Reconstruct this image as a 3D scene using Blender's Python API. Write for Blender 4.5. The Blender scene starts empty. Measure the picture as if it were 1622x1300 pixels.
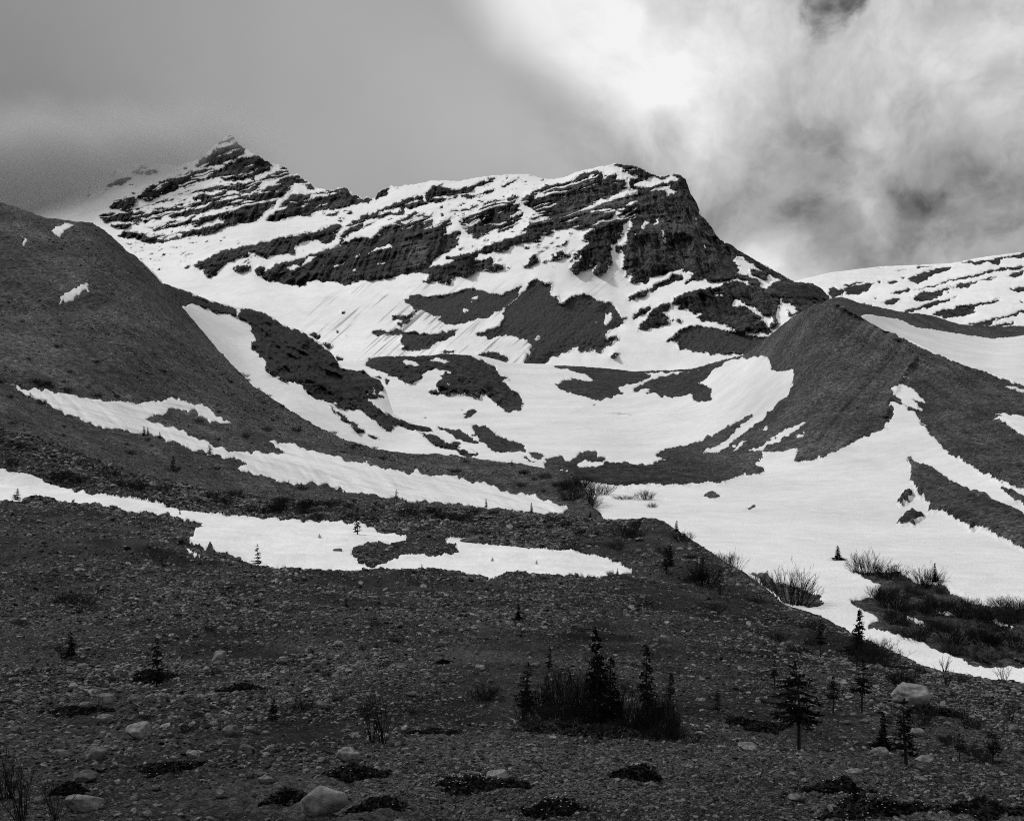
import bpy, math, random
import numpy as np

# ------------------------------------------------------------------ camera
scene = bpy.context.scene
F_PX, CX, CY = 1739.0, 811.0, 650.0          # focal length and centre in photo pixels
cam_data = bpy.data.cameras.new('camera')
cam_data.sensor_width = 36.0
cam_data.lens = 36.0 * F_PX / 1622.0
cam_data.clip_start = 0.1
cam_data.clip_end = 30000.0
camera = bpy.data.objects.new('camera', cam_data)
scene.collection.objects.link(camera)
camera.location = (0, 0, 0)
camera.rotation_euler = (math.radians(90), 0, 0)
scene.camera = camera

# ------------------------------------------------------------------ light
SUN_ELEV, SUN_AZ = 47.0, -58.0               # azimuth from the view direction (+Y), negative = left
SKY_STRENGTH = 0.10
sun_data = bpy.data.lights.new('sun', 'SUN')
sun_data.energy = 2.4
sun_data.angle = math.radians(7)
sun_data.color = (1.0, 1.0, 1.0)
sun = bpy.data.objects.new('sun', sun_data)
scene.collection.objects.link(sun)
_e, _a = math.radians(SUN_ELEV), math.radians(SUN_AZ)
sun_dir = (math.sin(_a) * math.cos(_e), math.cos(_a) * math.cos(_e), math.sin(_e))
from mathutils import Vector, Matrix
sun.rotation_euler = Vector(sun_dir).to_track_quat('Z', 'Y').to_euler()

vs = scene.view_settings
vs.view_transform = 'Standard'; vs.look = 'None'; vs.gamma = 1.0; vs.use_curve_mapping = False
vs.exposure = 0.0

class NT:
    """small helper for node trees"""
    def __init__(s, tree):
        s.t = tree; s.n = tree.nodes; s.l = tree.links
    def new(s, typ, **kw):
        nd = s.n.new(typ)
        for k, v in kw.items():
            if k.startswith('i_'):
                nd.inputs[k[2:].replace('_', ' ')].default_value = v
            else:
                setattr(nd, k, v)
        return nd
    def put(s, sock, v):
        if hasattr(v, 'is_output') or isinstance(v, bpy.types.NodeSocket):
            s.l.new(v, sock)
        else:
            sock.default_value = v
    def math(s, op, a, b=0.0, c=None, clamp=False):
        nd = s.n.new('ShaderNodeMath'); nd.operation = op; nd.use_clamp = clamp
        s.put(nd.inputs[0], a); s.put(nd.inputs[1], b)
        if c is not None: s.put(nd.inputs[2], c)
        return nd.outputs[0]
    def maprange(s, v, a, b, c=0.0, d=1.0, smooth=False):
        nd = s.n.new('ShaderNodeMapRange'); nd.clamp = True
        if smooth: nd.interpolation_type = 'SMOOTHSTEP'
        s.put(nd.inputs[0], v); s.put(nd.inputs[1], a); s.put(nd.inputs[2], b); s.put(nd.inputs[3], c); s.put(nd.inputs[4], d)
        return nd.outputs[0]
    def mixf(s, f, a, b):
        nd = s.n.new('ShaderNodeMix'); nd.data_type = 'FLOAT'
        s.put(nd.inputs[0], f); s.put(nd.inputs[2], a); s.put(nd.inputs[3], b)
        return nd.outputs[0]
    def noise(s, vec, scale, detail=4, rough=0.55, dist=0.0):
        nd = s.n.new('ShaderNodeTexNoise')
        nd.inputs['Scale'].default_value = scale; nd.inputs['Detail'].default_value = detail
        nd.inputs['Roughness'].default_value = rough; nd.inputs['Distortion'].default_value = dist
        if vec is not None: s.l.new(vec, nd.inputs['Vector'])
        return nd.outputs[0]
    def voro(s, vec, scale, feature='F1', out='Distance', rnd=1.0):
        nd = s.n.new('ShaderNodeTexVoronoi'); nd.feature = feature
        nd.inputs['Scale'].default_value = scale; nd.inputs['Randomness'].default_value = rnd
        if vec is not None: s.l.new(vec, nd.inputs['Vector'])
        return nd.outputs[out]

def px_dir(x, y):
    v = Vector(((x - CX) / F_PX, 1.0, (CY - y) / F_PX)); v.normalize(); return v

# ------------------------------------------------------------------ sky: daylight sky behind drifting cloud
world = bpy.data.worlds.new('World'); scene.world = world; world.use_nodes = True
w = NT(world.node_tree); w.n.clear()
tc = w.new('ShaderNodeTexCoord')
dirv = tc.outputs['Generated']
nish = w.new('ShaderNodeTexSky'); nish.sky_type = 'NISHITA'; nish.sun_disc = False
nish.sun_elevation = math.radians(SUN_ELEV); nish.sun_rotation = math.radians(SUN_AZ)
bw = w.new('ShaderNodeRGBToBW'); w.l.new(nish.outputs[0], bw.inputs[0])
clear = w.math('MULTIPLY', bw.outputs[0], SKY_STRENGTH * 0.22)      # panchromatic film with a filter: the blue is dark
# warped direction
wn = w.new('ShaderNodeTexNoise'); wn.inputs['Scale'].default_value = 4.0; wn.inputs['Detail'].default_value = 5
w.l.new(dirv, wn.inputs['Vector'])
sub = w.new('ShaderNodeVectorMath', operation='SUBTRACT'); w.l.new(wn.outputs['Color'], sub.inputs[0]); sub.inputs[1].default_value = (0.5, 0.5, 0.5)
scl = w.new('ShaderNodeVectorMath', operation='SCALE'); w.l.new(sub.outputs[0], scl.inputs[0]); scl.inputs['Scale'].default_value = 0.14
add = w.new('ShaderNodeVectorMath', operation='ADD'); w.l.new(dirv, add.inputs[0]); w.l.new(scl.outputs[0], add.inputs[1])
wdir = add.outputs[0]
def blob(x, y, r, amount, squash=1.0, vec=None):
    """soft cloud mass centred on a compass direction, r in degrees"""
    d = px_dir(x, y)
    sb = w.new('ShaderNodeVectorMath', operation='SUBTRACT'); w.l.new(vec or wdir, sb.inputs[0]); sb.inputs[1].default_value = d
    if squash != 1.0:
        ml = w.new('ShaderNodeVectorMath', operation='MULTIPLY'); w.l.new(sb.outputs[0], ml.inputs[0]); ml.inputs[1].default_value = (1, 1, squash); sb = ml
    ln = w.new('ShaderNodeVectorMath', operation='LENGTH'); w.l.new(sb.outputs[0], ln.inputs[0])
    q = w.math('DIVIDE', ln.outputs['Value'], math.radians(r))
    g = w.math('POWER', 2.718, w.math('MULTIPLY', w.math('MULTIPLY', q, q), -1.0))
    return w.math('MULTIPLY', g, amount)
BLOBS = [ # x, y, radius deg, amount, vertical squash
 (1040, 30, 4.5, .08, 1.0), (1160, 50, 3.6, .12, 1.0),
 (1250, 105, 2.4, .10, 1.0), (1395, 90, 1.8, .16, 1.0), (1500, 30, 3.6, .16, 1.0), (1620, 30, 4.0, .18, 1.0), (1375, 200, 1.5, .20, 1.0), (1400, 150, 1.2, .12, 1.0), (1480, 215, 2.6, .10, 1.8),
 (1095, 200, 0.9, .22, 1.0), (1045, 130, 1.2, .10, 1.0), (1150, 250, 1.8, .14, 1.6), (1340, 350, 2.2, .14, 1.2), (1180, 400, 2.4, .20, 1.6), (1240, 435, 2.4, .24, 1.6), (1390, 360, 1.3, .08, 1.0),
 (1290, 190, 2.2, -.10, 1.0), (1050, 185, 1.1, -.26, 1.0), (1500, 270, 2.0, -.08, 1.6), (1430, 165, 1.3, -.12, 1.8), (1560, 250, 2.2, -.07, 1.2), (1130, 150, 1.2, -.10, 1.0), (1640, 200, 2.5, .10, 1.0), (1230, 330, 2.5, -.07, 1.0), (1520, 340, 3.0, -.09, 1.0), (1110, 330, 3.0, -.05, 1.0),
 (60, 260, 12.0, -.08, 1.0), (300, 60, 8.0, .04, 1.0), (620, 160, 8.0, .06, 1.0), (340, 240, 2.6, -.06, 1.4), (100, 320, 3.5, .05, 1.6), (20, 60, 8.0, -.02, 1.0), (720, 230, 5.0, .04, 1.0), (890, 230, 4.5, .09, 1.0), (1260, 200, 8.0, -.03, 1.0), (1500, 200, 7.0, -.05, 1.0)]
tot = None
for b in BLOBS:
    g = blob(*b); tot = g if tot is None else w.math('ADD', tot, g)
# the slanting edge where the thick grey bank ends and thin bright cloud begins
def side_of(x0, y0, x1, y1, lo, hi):
    n = px_dir(x0, y0).cross(px_dir(x1, y1)); n.normalize()
    if n.dot(px_dir(x0 + 100, y0)) < 0: n.negate()
    dt = w.new('ShaderNodeVectorMath', operation='DOT_PRODUCT'); w.l.new(wdir, dt.inputs[0]); dt.inputs[1].default_value = n
    return w.maprange(dt.outputs['Value'], math.sin(math.radians(lo)), math.sin(math.radians(hi)), 0.0, 1.0, True)
band = w.math('MULTIPLY', side_of(800, 0, 1000, 240, -2.6, 1.6), w.mixf(side_of(930, 0, 1050, 240, 0.0, 7.0), 0.46, 0.15))
upv = w.new('ShaderNodeSeparateXYZ'); w.l.new(wdir, upv.inputs[0])
band = w.math('MULTIPLY', band, w.maprange(upv.outputs['Z'], 0.212, 0.285, 0.30, 1.0, True))
tot = w.math('ADD', tot, band)
fine = w.noise(wdir, 7.0, 9, 0.62)
right = w.maprange(blob(1450, 150, 24.0, 1.0, 1.0, dirv), 0.45, 0.85, 0.0, 1.0, True)
wn2 = w.new('ShaderNodeTexNoise'); wn2.inputs['Scale'].default_value = 11.0; wn2.inputs['Detail'].default_value = 6; w.l.new(wdir, wn2.inputs['Vector'])
sub2 = w.new('ShaderNodeVectorMath', operation='SUBTRACT'); w.l.new(wn2.outputs['Color'], sub2.inputs[0]); sub2.inputs[1].default_value = (0.5, 0.5, 0.5)
scl2 = w.new('ShaderNodeVectorMath', operation='SCALE'); w.l.new(sub2.outputs[0], scl2.inputs[0]); scl2.inputs['Scale'].default_value = 0.055
add2 = w.new('ShaderNodeVectorMath', operation='ADD'); w.l.new(wdir, add2.inputs[0]); w.l.new(scl2.outputs[0], add2.inputs[1])
crisp = w.maprange(w.noise(add2.outputs[0], 12.0, 8, 0.6), 0.38, 0.62, 0.0, 1.0, True)
billow = w.maprange(w.math('ABSOLUTE', w.math('SUBTRACT', w.noise(add2.outputs[0], 7.5, 7, 0.55), 0.5)), 0.0, 0.16, 0.0, 1.0)
fine = w.math('ADD', w.math('MULTIPLY', fine, 0.78), w.math('MULTIPLY', w.math('ADD', w.math('MULTIPLY', crisp, 0.6), w.math('MULTIPLY', billow, 0.4)), 0.22))
fn = w.math('MULTIPLY', w.math('SUBTRACT', fine, 0.49), w.mixf(right, 0.04, 1.15))
# the far side of the sky goes on as a broken grey overcast
broad = w.noise(dirv, 1.6, 3, 0.5)
base = w.math('ADD', w.math('MULTIPLY', w.math('SUBTRACT', broad, 0.5), 0.10), 0.325)
up = w.new('ShaderNodeSeparateXYZ'); w.l.new(dirv, up.inputs[0])
base = w.math('ADD', base, w.maprange(up.outputs['Z'], 0.3, 0.9, 0.0, 0.02, True))
cloudv = w.math('MAXIMUM', w.math('ADD', w.math('ADD', base, tot), fn), 0.10)
cloudv = w.math('MINIMUM', cloudv, 0.90)
hole = w.math('ADD', blob(1322, 22, 2.3, 1.0), w.math('MULTIPLY', w.math('SUBTRACT', w.noise(wdir, 24.0, 5, .6), .5), 1.1))
hole = w.math('MULTIPLY', w.maprange(hole, 0.50, 0.82, 0.0, 0.9, True), blob(1322, 22, 6.0, 1.0, 1.0, dirv))
val = w.mixf(hole, cloudv, clear)
comb = w.new('ShaderNodeCombineColor')
for i in range(3): w.l.new(val, comb.inputs[i])
bg = w.new('ShaderNodeBackground'); bg.inputs['Strength'].default_value = 1.0
w.l.new(comb.outputs[0], bg.inputs['Color'])
wo = w.new('ShaderNodeOutputWorld'); w.l.new(bg.outputs[0], wo.inputs['Surface'])
world.cycles.sampling_method = 'MANUAL'; world.cycles.sample_map_resolution = 512
scene.cycles.volume_bounces = 3
scene.cycles.max_bounces = 12
scene.cycles.pixel_filter_type = 'BLACKMAN_HARRIS'; scene.cycles.filter_width = 1.05
scene.cycles.use_denoising = False
# ---------------------------------------------------------------- traced outlines
# first token: R rock / S snow, then the tile origin and scale, then x,y pairs
T = {'a':(100,190,5.407),'b':(360,240,5.407),'c':(600,250,5.407),'d':(860,240,5.407),'e':(1080,350,5.407),
     'f':(1322,380,5.407),'g':(560,420,5.407),'h':(820,440,5.407),'i':(380,470,5.407),'j':(620,590,5.407),
     'k':(900,560,5.407),'l':(1100,560,5.407),'m':(1322,560,5.407),'n':(1022,740,2.703),'o':(0,560,2.703),
     'p':(500,600,2.703),'q':(0,150,2.703),'z':(0,0,1.0)}
MOUNTAIN_MARKS = """
R a 640,640 700,590 800,555 880,510 1000,475 1100,445 1200,430 1340,420 1420,375 1540,345 1622,330 1640,520 1500,500 1400,520 1360,500 1350,480 1290,500 1200,510 1130,540 1020,580 930,620 840,650 780,680 700,680 620,660
R a 600,770 700,740 850,690 960,650 1100,610 1250,575 1400,555 1640,555 1640,620 1540,620 1480,590 1400,590 1200,640 1190,680 1130,690 1100,650 1050,640 950,680 800,720 700,755
R a 500,740 560,690 600,650 640,700 600,720 570,740 600,770 590,800 500,780
R a 860,770 1000,720 1150,710 1200,690 1300,670 1480,640 1540,700 1500,720 1400,745 1250,770 1120,830 1100,870 1060,830 950,840 860,840 760,870 650,890 540,920 620,870 740,830 820,800
R a 310,820 400,800 560,800 700,790 850,750 860,800 700,830 560,870 450,850 330,880
R a 400,900 560,880 650,900 750,900 900,870 1000,860 1100,850 1100,920 950,950 820,960 700,930 560,920 480,940 420,915
R a 1110,870 1250,820 1400,790 1430,810 1380,850 1280,880 1160,930 1110,900
R a 1180,640 1300,600 1480,600 1560,640 1480,660 1300,690 1190,700
R a 450,1000 520,960 680,970 850,960 1000,960 1100,950 1250,920 1380,880 1500,850 1540,800 1640,760 1640,870 1560,880 1400,900 1300,960 1200,980 1070,990 950,1030 860,1050 740,1060 680,1040 620,1025 520,1010
S a 560,905 800,855 960,862 800,910 640,945
S a 780,965 1000,905 1100,920 1350,830 1300,895 1120,935 900,990 700,985
S a 820,1020 1000,975 1060,975 900,1030
S a 1190,635 1300,605 1390,590 1300,630 1210,645
S a 1190,690 1300,650 1480,625 1300,665
R a 430,700 560,650 600,680 480,760 390,770 420,720
R a 50,630 100,605 90,625
R a 145,670 235,635 215,655
R a 210,535 265,505 240,530
R a 350,575 450,520 560,490 600,500 500,550 400,580
R a 600,470 700,430 820,430 780,460 680,470
R a 600,440 690,400 720,380 700,410 620,450
R a 1130,400 1180,340 1300,270 1330,200 1380,160 1440,130 1490,170 1520,210 1570,240 1530,290 1480,330 1400,350 1380,385 1250,400 1150,410
S a 1370,270 1520,240 1540,255 1400,280
S a 1340,215 1430,200 1380,230
R b 0,120 60,80 150,55 240,35 300,50 390,110 370,150 310,190 250,210 190,170 180,200 220,220 100,250 0,260
R b 0,280 140,275 280,250 400,180 440,125 520,135 560,210 550,330 500,370 400,440 330,420 250,440 180,530 150,560 160,500 150,460 80,470 0,500
S b 240,310 330,250 450,230 420,290 330,310
S b 380,165 440,140 470,150 400,175
S b 0,330 60,330 130,360 200,360 320,310 330,330 200,375 100,370 0,365
S b 120,440 180,380 200,380 150,440
R b 0,500 150,460 180,530 250,440 340,425 410,440 350,500 260,580 170,610 0,630
S b 0,510 60,480 150,465 100,485 20,520
R b 330,590 400,520 480,440 560,360 640,370 720,360 840,345 940,330 1020,305 1070,370 1060,430 1140,400 1140,450 1000,480 800,505 680,550 550,550 460,590 340,600
S b 610,465 720,435 740,450 620,475
S b 640,420 780,375 790,385 660,435
S b 700,370 900,355 1010,325 900,372 720,395
R b 550,250 600,190 650,230 710,260 760,310 690,325 660,290 620,280 600,250 560,290 550,330 540,260
R b 1060,430 1080,370 1110,360 1150,400 1160,440 1100,460
R b 1160,405 1200,385 1225,400 1210,450 1160,450
R b 1270,400 1280,340 1350,315 1400,305 1370,370 1300,410
R b 1410,310 1470,300 1460,320
R b 0,840 60,830 200,800 360,770 450,740 580,715 720,690 860,640 940,620 980,640 970,680 930,710 920,760 870,790 840,790 760,750 640,790 560,830 600,860 520,880 440,890 310,915 260,870 170,850 170,900 60,930 0,960
R b -230,950 -180,920 -100,870 0,835 0,960 -60,1000 -100,1060 -150,1090 -210,1040 -240,970 -330,965
S b 550,810 640,780 770,750 740,790 600,815
R b 960,730 1000,680 1080,600 1200,520 1220,560 1160,620 1160,660 1060,700 960,780
R b 1160,660 1230,610 1280,600 1220,650 1180,665
R b 1220,560 1280,500 1400,460 1520,420 1640,370 1640,440 1500,490 1400,530 1350,560 1290,560 1220,580
R b 380,970 560,940 700,890 830,840 900,830 980,780 1100,740 1220,740 1400,640 1500,590 1640,530 1640,1040 1480,1060 1300,1110 1150,1105 1080,1130 1010,1150 960,1120 830,1120 790,1090 740,1110 640,1165 440,1130 330,1100 250,1050 330,1030 400,990
S b 480,1000 620,970 700,910 790,885 680,960 560,1010
S b 1070,910 1200,870 1340,810 1410,805 1300,840 1160,895 1080,920
S b 900,992 1040,942 930,998
S b 1270,972 1375,938 1310,975
S b 1060,1018 1120,988 1090,1018
S b 800,1000 880,925 860,960
S b 1220,730 1310,690 1330,700 1240,745
R b 30,1025 80,980 200,985 180,1020
R b 240,1000 300,975 330,1010 280,1040 240,1020
R b 800,545 960,520 940,540 810,555
R b 1000,500 1060,520 1050,545 1000,540
R b 940,590 1010,575 990,610
R c 0,440 150,400 200,370 300,330 380,320 390,380 440,400 360,420 230,440 220,480 160,500 60,500 0,540
S c 100,450 220,430 200,460 100,468
R c 0,610 100,570 200,520 310,460 380,470 420,480 470,540 460,590 520,550 600,520 640,560 640,590 560,610 580,640 700,630 700,730 620,790 540,820 480,880 450,930 430,1000 290,985 180,1010 0,1055
S c 0,770 60,750 120,755 60,775 0,790
S c 0,900 80,890 0,912
S c 0,635 25,650 0,665
S c 380,545 400,545 385,600
S c 545,650 640,600 690,600 640,640 560,665
R c 400,300 520,250 620,270 680,270 690,310 620,320 560,370 470,400 430,380 400,340
R c 410,290 480,245 540,235 500,265
R c 680,280 740,240 820,230 860,210 920,190 990,165 1000,200 900,250 840,240 810,280 760,300 740,340 700,330
R c 740,350 760,330 830,330 900,290 1000,260 1000,280 920,320 830,340 760,365
R c 600,350 660,340 640,370 570,380
R c 1070,180 1130,155 1110,180
R c 1030,260 1120,210 1210,160 1180,200 1080,250
R c 1280,150 1310,160 1300,175
R c 700,530 780,480 880,440 940,390 1000,370 1100,360 1170,310 1200,330 1210,400 1190,440 1240,470 1250,500 1240,540 1200,560 1150,600 1080,640 1020,640 1000,620 960,640 900,670 800,700 760,650 700,600 690,560
S c 1150,350 1190,340 1200,400 1170,400
S c 1080,525 1200,470 1240,478 1110,530
R c 550,460 700,450 800,440 700,500 680,490 640,460
R c 750,430 900,390 850,420 770,450
R c 860,800 900,750 1000,740 1100,690 1200,660 1280,600 1380,600 1500,600 1480,640 1400,660 1380,720 1300,720 1240,705 1180,740 1060,800 1000,790 940,820 880,815
R c 570,855 700,830 860,800 880,820 820,880 960,855 990,880 960,950 900,980 930,940 830,960 740,1010 680,1010 590,1080 520,1080 520,1040 370,1085 430,1010 460,930 510,925 600,900 650,870 570,865
R c 950,960 1010,900 1080,920 1070,940 1000,960 960,980
R c 1240,930 1290,880 1310,840 1360,820 1370,880 1330,910 1260,945
R c 680,780 700,760 715,775 695,795
R c 1220,400 1230,350 1320,280 1400,260 1480,230 1640,210 1640,600 1500,590 1440,560 1370,500 1340,440 1260,400
S c 1300,350 1340,310 1420,290 1400,330 1330,350
R c 1280,590 1300,500 1340,490 1400,540 1440,560 1490,610 1400,640 1280,620
R c 1480,880 1540,800 1600,830 1640,850 1540,850 1500,890
R c 1570,740 1620,700 1600,730
R c 1110,820 1190,790 1160,805
R d 0,310 60,290 130,280 240,250 340,190 480,155 640,95 760,110 820,130 880,165 960,200 1030,215 1120,185 1180,190 1240,240 1275,370 1330,450 1360,540 1430,620 1500,730 1640,820 1640,1100 1520,1100 1420,1130 1380,1090 1260,1110 1200,1150 1330,1010 1280,1040 1170,1010 1060,1050 940,1080 880,1135 760,1110 780,1040 700,1090 720,1010 690,1000 700,940 680,900 680,860 620,860 590,930 560,1000 480,1060 430,1040 450,990 440,950 400,990 280,1040 240,1000 300,930 330,900 310,850 390,770 340,770 340,720 390,690 450,655 100,665 0,700
S d 460,165 540,140 640,115 700,140 740,160 745,330 735,380 640,400 560,430 470,460 345,500 470,430 600,380 720,320 690,290 700,240 610,250 640,190 560,200 510,275 515,210 480,180
S d 430,500 520,480 640,480 600,500 480,515 420,520
S d 590,545 620,515 660,505 685,525 640,550
S d 780,290 830,255 950,222 1040,240 1110,198 1165,240 1090,260 980,285 870,310 800,330
S d 910,345 980,310 1070,300 1100,270 1080,320 1150,350 1050,390 1060,330
S d 695,620 765,575 740,700 700,800 690,1000 560,1000 590,930 580,800 620,780 690,690
R d 610,810 660,795 680,830 680,870 640,875 610,850
S d 830,650 870,600 915,615 850,670
S d 950,640 980,580 1012,568 1000,610
S d 785,712 810,698 818,712
S d 1003,650 1027,660 1047,740 1042,802 1028,790 1033,740
S d 1293,572 1310,558 1348,610 1330,618
S d 1362,778 1412,830 1380,834
S d 1233,887 1247,878 1268,930
S d 1318,967 1352,938 1345,960
S d 893,782 922,723 917,762
S d 380,230 400,200 440,190 420,230
R d 70,940 110,880 150,850 170,880 250,870 200,900 130,910 80,940
R d 230,940 290,880 290,910 250,945
R d 165,790 215,755 180,795
R h 945,190 960,160 1120,90 1110,130 1000,185 950,200
R h 1120,110 1180,50 1290,20 1330,-30 1420,-20 1410,30 1280,60 1180,110 1130,125
R h 1115,200 1200,145 1140,185
R h 975,350 1040,280 1140,235 1140,270 1050,320 1000,375
R h 1140,290 1200,240 1300,200 1310,270 1230,300 1290,320 1270,390 1200,420 1140,440 1120,380 1110,440 1030,465 1060,400 1130,330
R h 1320,210 1370,150 1480,120 1640,85 1640,290 1540,295 1470,300 1470,260 1370,265 1400,220 1330,225
S h 1400,170 1460,150 1440,200
R h 1540,330 1640,270 1640,375 1580,370 1550,340
R h 1300,400 1325,330 1335,330 1320,400
R h 1350,370 1400,340 1420,375 1360,375
R h 1275,545 1370,470 1450,420 1530,410 1640,415 1640,630 1500,630 1400,600 1360,560 1390,540 1300,550
R e 0,640 80,600 200,600 380,530 450,520 540,530 630,560 700,570 730,590 760,530 860,510 970,515 1050,520 1130,530 1210,580 1270,630 1270,720 1130,720 1000,800 930,820 870,690 850,640 840,700 800,800 830,890 780,940 740,900 700,840 640,830 600,750 520,730 430,690 440,740 540,780 560,850 550,940 530,960 470,950 350,880 170,860 130,820 200,760 100,790 60,780 60,740 0,740
R e 360,740 560,730 640,830 740,900 770,940 730,965 560,920 540,960 470,950 350,880
S e 245,640 310,608 280,642
S e 290,640 330,625 355,645 320,652
S e 330,727 390,698 340,733
S e 430,690 460,670 560,710 650,760 700,800 740,800 820,890 770,870 750,900 790,930 770,940 700,840 620,780 540,730 450,705
S e 845,640 880,690 920,690 1000,780 950,805 880,720
S e 445,500 480,495 575,530 520,530
S e 625,545 680,540 730,580 690,575
R e 330,160 480,245 700,370 960,515 860,520 700,430 500,310 350,220
R e 0,0 210,0 310,140 350,205 400,290 430,320 350,320 440,370 500,380 470,400 510,470 600,480 700,540 630,560 540,500 440,500 300,520 210,530 200,490 120,500 10,550 130,420 40,440 0,440
S e 180,190 230,240 200,242
S e 43,290 77,330 60,325
S e 128,372 162,343 150,368
S e 283,435 300,428 330,445 300,440
R e 590,430 610,405 700,440 735,480 720,500 640,480
R e -10,930 80,900 180,900 300,920 480,950 700,995 800,960 800,1100 560,1160 500,1130 400,1120 240,1150 200,1120 100,1110 -10,1100
R g 440,300 500,265 600,265 740,265 850,235 920,215 990,195 1040,205 1100,215 1180,240 1270,250 1330,230 1400,200 1440,180 1380,290 1330,350 1270,380 1150,440 1060,470 980,495 880,515 800,505 740,480 760,440 680,440 640,410 580,380 520,370 460,330
S g 1000,320 1060,260 1070,270 1010,330
S g 930,382 960,368 972,400 950,422
R g 330,465 350,430 400,425 450,440 430,465 340,475
R g 380,510 440,450 540,385 560,390 500,450 440,500 400,540
R g 150,580 190,555 300,570 380,530 420,570 500,570 560,580 700,585 800,570 890,548 900,560 840,610 760,640 640,720 540,730 480,740 420,730 460,690 400,660 410,590 360,600 260,600 210,610
R g 740,750 800,735 880,740 860,760
R g 1050,800 1080,760 1150,745 1240,750 1320,785 1330,820 1280,860 1180,860 1080,830
R g 1560,110 1530,160 1440,240 1320,370 1280,400 1290,440 1250,520 1140,560 1050,600 1080,615 1140,610 1140,640 1200,620 1300,600 1400,620 1480,600 1490,650 1540,700 1500,760 1450,860 1560,860 1640,840 1640,160
R h 0,170 140,10 150,60 290,40 270,140 320,160 360,210 390,215 480,150 550,135 640,150 680,190 780,215 830,235 840,290 880,350 935,345 870,410 840,430 780,450 750,480 730,520 790,520 860,480 880,450 850,520 780,580 740,620 680,640 640,620 620,600 560,650 520,620 520,580 400,640 300,680 230,740 60,750 120,680 140,600 110,560 40,520 0,550
S h 740,400 740,360 790,280 800,330 830,340 790,380 750,420
S h 140,520 180,490 215,490 150,550
S h 660,400 690,370 700,380 670,410
R h 780,680 820,645 870,655 820,675
R i 860,150 890,115 925,115 900,145
R i 830,290 870,295 850,320 835,315
R i 910,340 935,345 920,355
R i 580,330 630,310 700,325 690,380 650,385
R i 700,430 740,390 810,430 760,445
R i 800,520 850,510 880,540 840,560
"""
RIDGE_MARKS = """
R f 30,390 270,345 280,350 120,395 60,400
R f 70,440 100,410 200,385 320,365 335,400 300,440 200,470 100,480
R f -60,420 0,410 60,430 60,480 0,500 -60,470
R f 350,370 400,350 390,390 360,390
R f 440,380 480,355 545,355 520,380
R f 550,335 610,325 600,350
R f 635,340 660,310 800,260 860,240 1000,225 990,250 900,290 850,290 800,340 710,385 690,360
R f 1000,250 1090,240 1040,255
R f 310,500 400,480 350,505
R f 470,470 520,445 640,420 650,440 560,465
R f 390,540 450,515 590,500 510,550 450,560 420,545
R f 640,500 665,485 660,500
R f 690,430 860,385 1000,340 1200,290 1350,255 1640,222 1640,242 1400,270 1200,310 1000,360 860,400 720,435
R f 690,490 760,450 900,430 1050,380 1200,350 1420,315 1340,350 1180,370 1160,410 1000,410 940,460 850,510 760,535 700,520
R f 560,620 740,570 860,530 1100,470 1000,510 880,560 760,590 600,630
R f 830,655 900,610 1060,570 1200,545 1420,505 1400,530 1200,570 1190,610 1240,610 1100,665
R f 1090,740 1300,690 1500,640 1640,585 1640,620 1500,660 1340,700 1330,740 1540,700 1520,720 1400,760 1200,780
R f 1380,720 1520,695 1530,710 1400,760
R f 1510,440 1540,420 1640,405 1640,440 1530,450
R f 1470,325 1500,295 1640,258 1640,290 1500,325
R f 1070,200 1150,180 1300,175 1500,140 1640,105 1640,150 1500,160 1400,175 1440,200 1400,210 1300,190 1240,220 1150,210
R f 340,240 480,232 360,250
R f 700,240 1000,200 720,252
R f 450,262 560,255 650,250 600,265
R f 1580,540 1640,528 1640,545
R f 190,560 330,548 330,580 280,600
"""
SHOULDER_MARKS = """
R z 1200,440 1333,470 1363,480 1424,492 1474,498 1522,514 1581,517 1640,516 1700,514 1900,510 1900,526 1700,528 1640,529 1622,531 1572,537 1544,532 1500,526 1451,518 1424,506 1377,498 1359,499 1380,512 1340,500 1200,560
"""
CRAG_MARKS = """
R z 250,446 259,448 296,462 333,477 370,487 374,500 340,494 303,479 285,490 270,483 240,470
R i 0,100 80,105 200,135 280,185 350,235 430,265 500,285 580,325 640,375 730,435 800,505 840,565 870,615 920,620 1000,630 1060,625 1120,685 1200,715 1245,790 1200,830 1225,860 1190,880 1080,870 1110,910 1200,970 1320,1030 1450,1075 1640,1115 1640,1150 1500,1130 1340,1100 1300,1100 1330,1140 1280,1150 1200,1110 1120,1030 1030,975 930,950 900,975 820,925 740,890 640,870 580,830 550,770 430,720 380,710 300,680 230,620 215,540 120,470 95,390 145,375 120,310 90,250 60,210 0,170
S i 1050,740 1090,790 1140,870 1120,860 1075,780
S i 1110,720 1160,800 1195,880 1180,870 1140,790
R i 735,905 860,1000 960,1070 1080,1160 1010,1150 900,1060 800,980
R i 1030,1150 1120,1180 1260,1245 1120,1200
R j 0,375 80,405 200,435 290,465 340,480 360,505 250,500 180,490 60,460 0,450
R j 200,495 300,530 380,530 450,570 470,600 570,610 585,630 560,640 640,680 740,690 770,710 640,720 560,680 440,640 360,600 290,550
"""
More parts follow.
